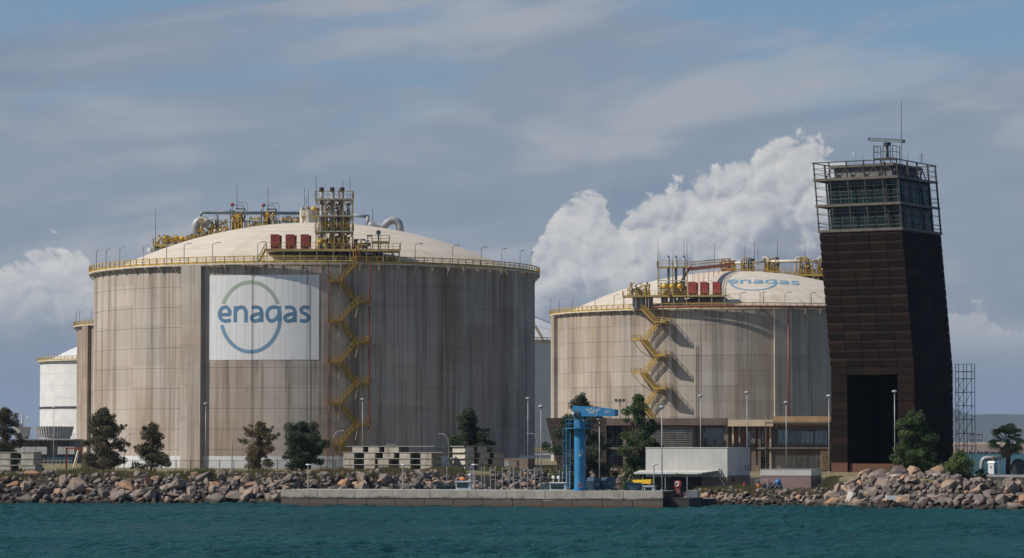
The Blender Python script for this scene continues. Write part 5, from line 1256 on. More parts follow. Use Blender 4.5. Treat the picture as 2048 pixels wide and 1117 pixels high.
# ------------------------------------------------------------------ white shed and mauve hut
def make_sheds():
    fr = Frame(1455, 436, 1.75, QRZ); X = fr.x; Z = lambda r, px=1455, yl=0: fr.z(r, X(px, yl), yl)
    S_ = thing('shed', 'large pale grey shed with a canopy in front, right of the life ring post', 'shed', fr.o, fr.rz)
    x0 = X(1291); zt = Z(897); zc = Z(951); D = 13.0; zmv = Z(952)
    n = 12
    MB().b2(x0+0.06, -0.06, 0.06, D-0.06, -0.3, zt-0.06).build('core', 'black', S_)
    for i in range(n): MB().b2(x0+(0-x0)*i/n+0.006, x0+(0-x0)*(i+1)/n-0.006, 0, 0.05, zc-0.25, zt).build('wall_panel', 'shed_white', S_)
    for i in range(8): MB().b2(-0.05, 0, D*i/8+0.008, D*(i+1)/8-0.008, zmv, zt-0.003).build('wall_panel', 'shed_white', S_)
    MB().b2(-0.05, 0, 0.0, D, -0.2, zmv-0.02).build('lower_wall', 'shed_mauve', S_)
    MB().b2(X(1403), -0.052, 0.0, 0.05, -0.2, zc-0.27).build('lower_wall', 'shed_mauve', S_)
    MB().b2(x0, X(1403)-0.01, 2.6, 2.66, -0.2, zc-0.27).build('recess_wall', 'shed_mauve', S_)
    MB().b2(x0-0.05, 0.05, -0.05, D+0.05, zt+0.003, zt+0.12).build('roof_edge', 'canopy', S_)
    cn = part('canopy', S_); xa, xb = X(1267, -3.2), X(1402, -3.2); z = Z(946, 1340, -3.2)
    MB().hexa([(xa, -3.2, z-0.16), (xb, -3.2, z-0.16), (X(1436), -0.02, z+0.15), (xa, -0.02, z+0.15), (xa, -3.2, z), (xb, -3.2, z), (X(1436), -0.02, z+0.32), (xa, -0.02, z+0.32)]).build('canopy_sheet', 'canopy', cn)
    for p0, p1 in ((1267, 1352), (1368, 1396)): MB().b2(X(p0, -3.25), X(p1, -3.25), -3.27, -3.203, z-0.18, z+0.05).build('canopy_edge', 'white_paint', cn)
    for p in (1285, 1330, 1373.5): MB().bar((X(p, -3.0), -3.0, -0.2), (X(p, -3.0), -3.0, z-0.17), 0.09).build('canopy_post', 'galv', cn)
    st = part('outside_stair', S_)
    for k in range(2):
        y = -0.9*k - 0.15; a = (X(1438, y), y, Z(952, 1438, y)); b = (X(1454, y), y, -0.1)
        MB().bar(a, b, 0.08, 0.25).build('stringer', 'dark_steel', st)
        mb = MB(); mb.bar((a[0], y, a[2]+1), (b[0], y, b[2]+1), 0.06)
        for i in range(5): f = i/4; p = Vector(a)+(Vector(b)-Vector(a))*f; mb.bar(p, p+Vector((0, 0, 1)), 0.06)
        mb.build('stair_rail', 'dark_steel', st)
    mb = MB(); a = Vector((X(1438, -0.6), -0.6, Z(952, 1438))); b = Vector((X(1454, -0.6), -0.6, -0.1))
    for i in range(9): p = a+(b-a)*(i+0.5)/9; mb.box(p.x, -0.6, p.z, 0.28, 0.8, 0.05)
    mb.build('treads', 'dark_steel', st)
    # faded dark marks high on the shaded side
    mk = MB(); yl = [fr_y for fr_y in (10.0, 10.5, 11.6)]
    for y in yl: mk.b2(0.004, 0.02, y, y+0.16, Z(943, 1490), Z(932, 1490))
    mk.b2(0.004, 0.02, 10.9, 11.1, Z(943, 1490), Z(940.5, 1490)); mk.b2(0.004, 0.02, 12.0, 12.16, Z(943, 1490), Z(932, 1490)); mk.b2(0.004, 0.02, 11.76, 12.0, Z(938, 1490), Z(936, 1490)); mk.build('wall_lettering', 'black', S_)
    MB().b2(0.004, 0.06, 2.3, 3.6, Z(964), Z(954)).build('side_window', 'glass_teal', S_)
    # hut
    f2 = Frame(1622, 432, 1.75, QRZ); H = thing('hut', 'low mauve hut with a pale top band beside the rock heap', 'shed', f2.o, f2.rz)
    x0 = f2.x(1520); zt = f2.z(940); zb = f2.z(952); D = 6.5
    MB().b2(x0, 0, 0, D, -0.4, zb).build('lower_wall', 'shed_mauve', H); MB().b2(x0-0.05, 0.05, -0.05, D+0.05, zb+0.003, zt).build('top_band', 'shed_white', H); MB().b2(x0-0.08, 0.08, -0.08, D+0.08, zt+0.003, zt+0.07).build('coping', 'galv', H)
make_sheds()

# ------------------------------------------------------------------ blue jib crane
def text_mesh(name, s, size, mat, parent, loc, rot, bold=0.0):
    cu = bpy.data.curves.new(name, 'FONT'); cu.body = s; cu.size = size; cu.offset = bold; cu.extrude = 0.004; cu.align_x = 'CENTER'
    o = bpy.data.objects.new(name, cu); COL.objects.link(o); bpy.context.view_layer.update()
    me = bpy.data.meshes.new_from_object(o.evaluated_get(bpy.context.evaluated_depsgraph_get())); COL.objects.unlink(o); bpy.data.objects.remove(o)
    me.materials.clear(); me.materials.append(M[mat]); q = bpy.data.objects.new(name, me); COL.objects.link(q); q.parent = parent; q.location = loc; q.rotation_euler = rot; return q
def make_crane():
    p = on_quay(1159.5, 4.0); C = thing('jib_crane', 'blue pillar jib crane standing on the concrete quay', 'crane', p, QRZ); Y = p.y
    Zc = lambda r: gz(r, Y) - p.z; m = Y/F; R = 0.73
    MB().lathe([(R, 0.004), (R, Zc(838))], 36).build('column', 'crane_blue', C, smooth=True)
    MB().cyl(0, 0, 0.003, 0.16, R+0.25, 20).build('base_flange', 'crane_blue', C)
    MB().cyl(0, 0, Zc(838)+0.004, Zc(834), R+0.14, 24).build('slewing_ring', 'dark_steel', C)
    za, zb = Zc(833.5), Zc(812); x0, x1, x2 = -0.72, 3.0, 4.85; w = 0.85; zc = Zc(820)
    prof = [(x0, za), (x2, za+0.02), (x2, zc), (x1, zb-0.25), (x0, zb)]; n = 5
    mb = MB(); vs = [(x, -w, z) for x, z in prof] + [(x, w, z) for x, z in prof]; mb.add(vs, [tuple(range(n)), tuple(range(2*n-1, n-1, -1))] + [(i, i+n, (i+1) % n+n, (i+1) % n) for i in range(n)]); j = mb.build('jib', 'crane_blue', C)
    MB().b2(x0-0.06, x0-0.003, -w*0.7, w*0.7, za+0.25, za+0.95).build('lit_end', 'white_paint', j)  # white sheet painting the sunlit look of the jib's left end
    MB().b2(x0+0.15, x0+0.95, -w-0.14, -w-0.004, za+0.15, za+0.6).build('motor', 'dark_steel', j); MB().ball((x0+0.2, -w-0.2, za+0.35), 0.2, 8, 6).build('motor_cap', 'white_paint', j)
    MB().b2(2.3, 3.0, -0.3, 0.3, za-0.28, za-0.004).build('trolley', 'dark_steel', C)
    text_mesh('lettering', '*GH*', 0.85, 'white_paint', j, (2.0, -w-0.012, za+0.42), (PI/2, 0, 0)); text_mesh('lettering', '2', 0.42, 'white_paint', j, (2.35, -w-0.012, za+0.08), (PI/2, 0, 0)); text_mesh('lettering', '3T1', 0.5, 'white_paint', j, (3.95, -w-0.012, za+0.38), (PI/2, 0, 0))
    # curved mark on the pillar
    zt = Zc(904); mb = MB()
    for i in range(6):
        a0, a1 = 0.10+0.09*i, 0.10+0.09*(i+1); r = R+0.012
        for (u, v) in ((0.0, 0.10), (0.17, 0.27)): mb.add([(r*math.sin(a0), -r*math.cos(a0), zt-0.55+u), (r*math.sin(a1), -r*math.cos(a1), zt-0.55+u), (r*math.sin(a1), -r*math.cos(a1), zt-0.55+v), (r*math.sin(a0), -r*math.cos(a0), zt-0.55+v)], [(0, 1, 2, 3)])
    def onc(a, z): return ((R+0.012)*math.sin(a), -(R+0.012)*math.cos(a), z)
    for pth in ([(0.86, 0.50), (0.72, 0.60), (0.58, 0.52), (0.53, 0.32), (0.60, 0.14), (0.76, 0.10), (0.86, 0.20), (0.86, 0.32), (0.74, 0.32)], [(0.16, 0.34), (0.30, 0.34)], [(0.23, 0.24), (0.23, 0.44)]):
        e = ribbon(pth, 0.085, 5); vs = []
        for a, b in e: vs += [onc(a[0], zt-0.3+a[1]), onc(b[0], zt-0.3+b[1])]
        mb.add(vs, [(2*q, 2*q+1, 2*q+3, 2*q+2) for q in range(len(e)-1)])
    mb.build('pillar_mark', 'white_paint', C)
    # ladder, cage and platform
    ld = part('ladder', C); xl = -R-0.75; zl = Zc(858)
    for x in (xl-0.28, xl+0.28): MB().bar((x, -0.25, 0.2), (x, -0.25, zl+1.1), 0.07).build('ladder_rail', 'crane_blue', ld)
    mb = MB()
    for i in range(int(zl/0.32)): mb.bar((xl-0.28, -0.25, 0.4+0.32*i), (xl+0.28, -0.25, 0.4+0.32*i), 0.04)
    mb.build('rungs', 'crane_blue', ld)['kind'] = 'stuff'
    mb = MB()
    for i in range(5): z = 1.6+(zl-1.6)*i/4; mb.tube([(xl-0.3, -0.25, z), (xl-0.62, -0.55, z), (xl-0.5, -0.95, z), (xl, -1.05, z), (xl+0.4, -0.9, z), (xl+0.3, -0.25, z)], 0.022, 4)
    for dx, dy in ((-0.6, -0.55), (0, -1.05), (-0.45, -0.95)): mb.bar((xl+dx, dy, 1.6), (xl+dx, dy, zl), 0.025)
    mb.build('cage', 'crane_blue', ld)
    pf = part('platform', C); ring(R+0.02, R+1.05, zl, zl+0.1, 24).build('platform_floor', 'crane_blue', pf)
    mb = MB(); pts = [((R+1.0)*math.sin(a), -(R+1.0)*math.cos(a), zl+0.1) for a in [2*PI*i/10 for i in range(10)]]; mb.rail(pts, 1.1, 0.05, 0.05, 2, 1, closed=True); mb.build('platform_railing', 'crane_blue', pf)
    MB().tube([(0.45, -0.62, za-0.2), (0.9, -1.1, za-0.7), (1.3, -0.9, za-1.3)], 0.04, 5).box(1.3, -0.9, za-1.55, 0.3, 0.3, 0.45).build('control_box', 'dark_steel', C)
    MB().tube([(2.65, 0, za-0.28), (2.65, 0, za-1.0)], 0.03, 5).box(2.65, 0, za-1.1, 0.3, 0.2, 0.3).build('hook', 'dark_steel', C)
    c = onc(0.35, Zc(971)); MB().tube([(c[0]+0.2*math.cos(i*PI/6), c[1]-0.05, c[2]+0.28*math.sin(i*PI/6)) for i in range(13)], 0.05, 6).build('hose_coil', 'red_cabinet', C)
make_crane()
# ------------------------------------------------------------------ trees and plants
def leaf_cloud(centres, per, size, seed, flat=0.75, droop=0.0):
    rg = np.random.default_rng(seed); V = []; n = 0
    C = []
    for (c, r) in centres:
        k = int(per*(r[0]*r[1]*r[2])**(2/3)); d = rg.normal(size=(k, 3)); d /= np.linalg.norm(d, axis=1)[:, None]
        rad = rg.random(k)**0.45; C.append(np.array(c) + d*np.array(r)*rad[:, None])
    C = np.concatenate(C); k = len(C)
    a = rg.normal(size=(k, 3)); a /= np.linalg.norm(a, axis=1)[:, None]; b = rg.normal(size=(k, 3)); b -= (b*a).sum(1)[:, None]*a; b /= np.linalg.norm(b, axis=1)[:, None]
    a[:, 2] -= droop; s = size*rg.uniform(0.55, 1.35, size=(k, 1)); la = a*s; lb = b*s*0.55
    verts = np.stack([C-la*0.5, C+lb*0.5, C+la*0.75, C-lb*0.5], 1).reshape(-1, 3); return verts, k
def quads_object(name, verts, k, mat, parent):
    me = bpy.data.meshes.new(name); me.vertices.add(len(verts)); me.vertices.foreach_set('co', verts.astype(np.float32).ravel())
    idx = np.arange(4*k, dtype=np.int32); me.loops.add(4*k); me.loops.foreach_set('vertex_index', idx); me.polygons.add(k); me.polygons.foreach_set('loop_start', np.arange(0, 4*k, 4, dtype=np.int32))
    me.update(calc_edges=True); me.materials.append(M[mat]); o = bpy.data.objects.new(name, me); COL.objects.link(o); o.parent = parent; return o
def tree(name, label, px, rtop, wpx, Y, seed, mat, shape='round', trunk=0.22, dens=80, leaf=0.30, zb=None, nc=26, lean=0.0, split=False):
    x = gx(px, Y); z0 = hgt(x, Y) if zb is None else zb; H = gz(rtop, Y) - z0; W = wpx*Y/F; r = random.Random(seed)
    T = thing(name, label, 'tree' if H > 4.5 else 'bush', (x, Y, z0-0.1), 0, 'trees along the waterfront'); cz0 = H*trunk; cen = []
    nc = int(nc*1.9)
    for i in range(nc):
        f = (i+0.5)/nc; z = cz0 + (H-cz0)*f
        if shape == 'round': env = math.sin(PI*min(1, 0.16+0.80*f))**0.6
        elif shape == 'cone': env = (1.05*(1-f)**0.62+0.10)*r.uniform(0.72, 1.08)
        elif shape == 'column': env = 0.72+0.28*math.sin(PI*f*1.2) if f < 0.88 else 0.55
        else: env = 1.0
        a = r.uniform(0, 6.28); rr = W/2*env; q = r.uniform(0.2, 0.95)*rr if f < 0.93 else 0.1*rr
        cr = W*r.uniform(0.07, 0.16)*(0.75+0.4*env)
        cen.append(((math.cos(a)*q + lean*f*W, math.sin(a)*q, min(z, H-cr*0.6)), (cr*r.uniform(0.9, 1.25), cr, cr*r.uniform(0.6, 0.95))))
    if split: cen = [c for c in cen if not (abs(c[0][0]) < W*0.11 and c[0][2] > H*0.55)]
    for k in range(int(nc*0.35)):                   # stray tufts roughen the outline
        c, q = r.choice(cen); d = Vector((c[0], c[1], (c[2]-H*0.5)*0.7)); d = d.normalized() if d.length > 0 else Vector((0, 0, 1)); s = q[0]*r.uniform(0.3, 0.5)
        cen.append(((c[0]+d.x*q[0]*1.15, c[1]+d.y*q[0]*1.15, min(H, c[2]+d.z*q[0]*1.1)), (s, s, s)))
    v, k = leaf_cloud(cen, dens*7.5, leaf*0.76, seed); quads_object('crown', v, k, mat, T)
    mb = MB(); tr = max(0.10, H*0.022); top = H*0.72
    mb.tube([(r.gauss(0, .08)*i, r.gauss(0, .08)*i, top*i/6) for i in range(7)], [tr*(1.25-0.16*i) for i in range(7)], 8); mb.build('trunk', 'bark', T, smooth=True)
    mb = MB()
    for (c, q) in cen[:nc]:
        zs = max(H*0.12, c[2]*0.55); mb.tube([(0, 0, zs), (c[0]*0.45, c[1]*0.45, (zs+c[2])*0.52), c], [tr*0.45, tr*0.28, tr*0.1], 5)
    mb.build('limbs', 'bark', T)
    return T
tree('tree', 'dark tree cut by the left edge of the picture', 8, 816, 76, 500, 1, 'leaf_olive', trunk=0.1, nc=26)
tree('tree', 'largest olive tree of the waterfront, right of the orange pipe frame', 206, 818, 96, 495, 2, 'leaf_olive', 'cone', trunk=0.08, nc=34, dens=85)
tree('tree', 'ragged olive tree standing alone left of the tank buttress', 302, 846, 80, 495, 3, 'leaf_olive', 'cone', trunk=0.10, nc=24, dens=75)
tree('tree', 'narrow brownish tree in front of the sign tank', 517, 843, 72, 495, 4, 'leaf_brown', 'round', trunk=0.08, nc=22, dens=75)
tree('tree', 'broad dark green tree left of the yellow zigzag stair', 604, 844, 98, 500, 5, 'leaf_dark', 'round', trunk=0.10, nc=28, dens=85)
tree('tree', 'dark tree behind the second stack of concrete blocks', 937, 817, 98, 530, 6, 'leaf_dark', 'cone', trunk=0.12, nc=28, dens=85)
tree('tree', 'tall dark tree behind the blue crane', 1163, 790, 112, 478, 7, 'leaf_dark', 'column', trunk=0.08, nc=38, dens=75)
tree('tree', 'tall columnar tree between the blue crane and the white shed', 1277, 790, 84, 472, 8, 'leaf_green', 'column', trunk=0.06, nc=36, dens=85)
tree('tree', 'green cone shaped tree in front of the dark opening of the tower', 1828, 822, 104, 452, 9, 'leaf_green', 'cone', trunk=0.05, nc=40, dens=85)
tree('bush', 'small bush joined to the foot of the cone shaped tree', 1862, 905, 50, 455, 19, 'leaf_green', 'round', trunk=0.02, nc=16, dens=85)
tree('bush', 'round bright green bush right of the tower on the rocks', 1917, 900, 74, 428, 10, 'leaf_bush', 'cone', trunk=0.02, nc=30, dens=95, leaf=0.24)
tree('bush', 'small low bush right of the round bright bush', 1963, 936, 30, 428, 11, 'leaf_green', 'round', trunk=0.02, nc=14, dens=90, leaf=0.22)
tree('bush', 'low scrub at the foot of the timber wall left of the crane', 1108, 935, 30, 500, 12, 'leaf_bush', 'round', trunk=0.02, nc=12, dens=90)
tree('bush', 'low green scrub in front of the left concrete block stack', 64, 934, 50, 500, 13, 'leaf_olive', 'round', trunk=0.0, nc=14, dens=80)
tree('bush', 'pale scrub at the foot of the lamp post by the tank edge', 1050, 930, 26, 530, 15, 'leaf_bush', 'round', trunk=0.02, nc=10, dens=90)
def make_palm():
    Y = 500; x = gx(2016, Y); z0 = hgt(x, Y); H = gz(882, Y)-z0; r = random.Random(4)
    P = thing('palm_tree', 'fan palm with a skirt of dead fronds at the right edge', 'palm', (x, Y, z0-0.1)); MB().tube([(0, 0, 0), (0.05, 0, H*0.5), (0, 0, H)], [0.42, 0.34, 0.36], 10).build('trunk', 'palm_bark', P, smooth=True)
    def frond(a, e, L, mat):
        mb = MB(); d = Vector((math.cos(a)*math.cos(e), math.sin(a)*math.cos(e), math.sin(e))); o = Vector((0, 0, H)); tip = o + d*L*r.uniform(0.35, 0.6) + Vector((0, 0, r.uniform(-0.3, 0.3))); side = d.cross(Vector((0, 0, 1)))
        side = side.normalized() if side.length > 0.01 else Vector((1, 0, 0)); rl = r.uniform(-0.6, 0.6); up = side.cross(d); side = side*math.cos(rl) + up*math.sin(rl); up = side.cross(d); mb.bar(o, tip, 0.06)
        for k in range(17):
            t = -1.25+2.5*k/16; q = d*math.cos(t) + side*math.sin(t); l = L*0.55*(0.75+0.25*math.cos(t)); e1 = tip+q*l*0.6; e2 = tip+q*l + Vector((0, 0, -0.28*l)); n = q.cross(up).normalized()*0.085
            mb.add([tip-n*0.3, tip+n*0.3, e1+n, e1-n, e2], [(0, 1, 2, 3), (3, 2, 4)])
        mb.build('frond', mat, P)
    for i in range(26): frond(i*2.4+r.uniform(-.3, .3), math.radians(-22+100*(i/26)), r.uniform(2.9, 3.6), 'leaf_palm')
    for i in range(13): frond(i*2.1, math.radians(r.uniform(-78, -40)), r.uniform(2.0, 2.8), 'palm_dead')
make_palm()
# ------------------------------------------------------------------ lamp posts
def lamp(px, rtop, Y, label, kind='top', zb=None, name='lamp_post', arm=1):
    x = gx(px, Y); z0 = (hgt(x, Y) if zb is None else zb); H = gz(rtop, Y)-z0; o = thing(name, label, 'lamp post', (x, Y, z0), 0, 'lamp posts')
    if kind == 'top':
        MB().tube([(0, 0, -0.1), (0, 0, H-0.3)], 0.085, 8, 0.055).build('pole', 'galv', o, smooth=True); MB().cyl(0, 0, 0, 0.25, 0.2, 8).build('base', 'galv', o)
        MB().lathe([(0.02, H+0.06), (0.30, H-0.04), (0.40, H-0.20), (0.14, H-0.38), (0.05, H-0.42)], 12).build('lamp_head', 'grey_steel', o)
    elif kind == 'arm':
        q = 1.25*arm; MB().tube([(0, 0, -0.1), (0, 0, H-1.5), (q*0.12, 0, H-0.75), (q*0.45, 0, H-0.15), (q*0.85, 0, H)], 0.08, 7, 0.05).build('pole', 'galv', o, smooth=True); MB().cyl(0, 0, 0, 0.25, 0.18, 8).build('base', 'galv', o)
        MB().hexa([(q*0.85-0.08, -0.12, H-0.07), (q*1.4, -0.15, H-0.02), (q*1.4, 0.15, H-0.02), (q*0.85-0.08, 0.12, H-0.07), (q*0.85-0.08, -0.1, H+0.05), (q*1.35, -0.1, H+0.1), (q*1.35, 0.1, H+0.1), (q*0.85-0.08, 0.1, H+0.05)]).build('lamp_head', 'galv', o)
    elif kind == 'short':
        MB().tube([(0, 0, 0), (0, 0, H-0.1)], 0.07, 7).build('pole', 'galv', o); MB().cyl(0, 0, 0.003, 0.1, 0.16, 8).build('base', 'galv', o)
        MB().lathe([(0.02, H+0.12), (0.2, H+0.1), (0.32, H-0.02), (0.1, H-0.1)], 10).b2(0, 0.55, -0.12, 0.12, H-0.03, H+0.09).build('lamp_head', 'white_paint', o)
    elif kind == 'flood':
        MB().tube([(0, 0, 0), (0, 0, H)], 0.09, 7).build('pole', 'grey_steel', o); MB().b2(-0.75, 0.75, -0.06, 0.06, H-0.05, H+0.05).build('cross_arm', 'grey_steel', o)
        for dx in (-0.65, 0, 0.65): MB().box(dx, -0.15, H+0.2, 0.45, 0.35, 0.35).build('floodlight', 'dark_steel', o)
lamp(107, 813, 600, 'tall lamp post in front of the far left white tank'); lamp(411, 806, 500, 'tall lamp post beside the dark buttress of the sign tank'); lamp(725, 797, 540, 'tall lamp post rising behind the long stack of concrete blocks')
lamp(1056, 795, 500, 'tall lamp post at the right edge of the sign tank'); lamp(1082, 811, 455, 'tall lamp post in the gap between the wide tanks', zb=1.2); lamp(1199, 836, 452, 'pale lamp post just right of the blue crane', zb=1.5)
p = on_quay(1327-3, 2.0); lamp(1324, 812, p.y, 'tall lamp post at the right end of the quay', zb=2.07)
lamp(1401.5, 790, 470, 'tall lamp post rising behind the shed, left one of two'); lamp(1494.5, 783, 470, 'tall lamp post rising behind the right end of the white shed'); lamp(1573, 803, 462, 'tall lamp post in front of the slatted office screens')
lamp(1658.5, 790, 470, 'tall lamp post at the left edge of the rusty tower'); lamp(1790, 781, 452, 'tall lamp post before the dark tower opening', zb=3.7)
lamp(464, 866, 500, 'curved lamp post left of the narrow brown tree', 'arm'); lamp(666, 862, 500, 'curved lamp post at the foot of the zigzag stair', 'arm'); lamp(1075, 867, 505, 'curved lamp post in the gap between the wide tanks', 'arm', arm=-1)
lamp(248, 868, 510, 'curved lamp post right of the largest olive tree', 'arm'); lamp(897, 868, 520, 'curved lamp post between the two stacks of concrete blocks', 'arm', arm=-1)
for px, lab in ((616, 'short lamp at the left end of the quay, nearest the broad tree'), (806, 'short lamp on the quay in front of the long stack of blocks'), (947, 'short lamp on the quay beside the small white boat cabin'), (1308, 'short dark lamp on the quay beside the yellow boat cover')):
    p = on_quay(px, 5.0); lamp(px, 930, p.y, lab, 'short', zb=2.07)
lamp(1240, 803, 540, 'floodlight mast with three lamps behind the office roof', 'flood')
# ------------------------------------------------------------------ stacks of concrete blocks
ORD = ['first', 'second', 'third', 'fourth', 'fifth']
def block_stack(px, Y, rz, rows, where, slabs, base_row, depth=4.0, h=0.84, sl=0.12):
    fr = Frame(px, Y, hgt(gx(px, Y), Y), rz); z = 0.05; top = len(rows)
    names = ['bottom', 'second', 'third', 'top'] if top == 4 else ['bottom', 'middle', 'top']
    for i, row in enumerate(rows):
        for j, (a, b) in enumerate(row):
            x0, x1 = fr.x(a), fr.x(b); o = thing('concrete_block', f'pale concrete block, {ORD[j]} from the left in the {names[i]} row, {where}', 'block', fr.w((x0+x1)/2, 0, z), rz, 'stacked concrete blocks'); w = (x1-x0)/2; c = 0.05
            mb = MB(); mb.hexa([(-w, 0, 0), (w, 0, 0), (w, depth, 0), (-w, depth, 0), (-w, 0, h-c), (w, 0, h-c), (w, depth, h-c), (-w, depth, h-c)]); mb.hexa([(-w, 0, h-c), (w, 0, h-c), (w, depth, h-c), (-w, depth, h-c), (-w+c, c, h), (w-c, c, h), (w-c, depth-c, h), (-w+c, depth-c, h)])
            mb.build('block_body', 'block', o)
        z += h+0.002
        if i < len(slabs):
            a, b = slabs[i]; x0, x1 = fr.x(a), fr.x(b); o = MB().b2(0, x1-x0, -0.06, depth+0.2, 0, sl).build('concrete_slab', 'slab'); o.location = fr.w(x0, 0, z); o.rotation_euler = (0, 0, rz)
            tag(o, f'flat grey concrete slab lying on the {names[i]} row of blocks of the {where}', 'slab', 'stacked concrete slabs'); z += sl+0.002
cc = lambda L: [(460+a/3.413, 460+b/3.413) for a, b in L]
block_stack(687, 512, math.radians(-17), [cc([(776, 848), (918, 990), (1012, 1085), (1158, 1232), (1303, 1376)]), cc([(774, 846), (917, 990), (1010, 1085), (1157, 1230), (1303, 1376)]), cc([(776, 848), (918, 992), (1045, 1120), (1158, 1230), (1303, 1376)]), cc([(836, 908), (945, 1018), (1055, 1152)])],
            'long stack', cc([(770, 1385), (770, 1385), (764, 1446), (795, 1396)]), 938, depth=5.0)
def shaded_stack():
    rz = math.radians(-62); fr = Frame(930, 510, hgt(gx(930, 510), 510), rz); W = 4.3; z = 0.05; h = 0.84; names = ['bottom', 'second', 'third', 'top']; pos = ['nearest', 'middle', 'farthest']
    for i in range(4):
        for j, y in enumerate((0.0, 2.5, 5.0)):
            if i == 3 and j == 2: continue
            y2 = y + 0.25*((i*7+j*3) % 3 - 1)*(j > 0); o = thing('concrete_block', f'grey concrete block, {pos[j]} of the {names[i]} row in the shaded stack', 'block', fr.w(-W/2, y2, z), rz, 'stacked concrete blocks')
            MB().hexa([(-W/2, 0, 0), (W/2, 0, 0), (W/2, 1.65, 0), (-W/2, 1.65, 0), (-W/2, 0, h), (W/2-0.03, 0.03, h), (W/2-0.03, 1.62, h), (-W/2, 1.65, h)]).build('block_body', 'block', o)
        z += h+0.002; o = MB().b2(-W-0.3, 0.12, -0.3, 6.9 + 0.5*(i == 3), 0, 0.12).build('concrete_slab', 'slab'); o.location = fr.w(0, 0, z); o.rotation_euler = (0, 0, rz); z += 0.122
        tag(o, f'flat grey concrete slab on the {names[i]} row of the shaded stack', 'slab', 'stacked concrete slabs')
shaded_stack()
block_stack(-6, 495, math.radians(-9), [[(-6, 23), (46, 71)], [(-8, 22), (43, 68)], [(-8, 22), (44, 68)]], 'left edge stack', [(-8, 72), (-8, 70), (-8, 69)], 945, depth=4.0, h=0.86)
tag(MB().hexa([(0, 0, 0), (1.6, 0, 0), (1.6, 1, 0), (0, 1, 0), (0.05, 0, 0.24), (1.6, 0, 0.24), (1.6, 1, 0.24), (0.05, 1, 0.24)]).build('offcut_slab', 'slab', loc=Frame(772, 512, 7.74, 0).o), 'small grey offcut lying on the top slab of the long stack', 'slab')
# ------------------------------------------------------------------ fence along the tank foot
def make_fence():
    Y = 540; f = thing('fence', 'dark post and wire fence along the white foot of the sign tank', 'fence', (gx(236, Y), Y, GZ)); w = gx(700, Y)-gx(236, Y); n = 16; H = gz(921, Y)-GZ
    for i in range(n+1): MB().bar((w*i/n, 0, -0.1), (w*i/n, 0, H), 0.11).build('post', 'dark_steel', f)
    mb = MB()
    for k in range(9): mb.bar((0, 0, 0.15+(H-0.2)*k/8), (w, 0, 0.15+(H-0.2)*k/8), 0.018)
    for k in range(int(w/0.35)): mb.bar((0.35*k, 0, 0.1), (0.35*k, 0, H), 0.014)
    mb.build('wire_mesh', 'dark_steel', f); MB().bar((0, 0, H), (w, 0, H), 0.05).build('top_rail', 'dark_steel', f)
make_fence()
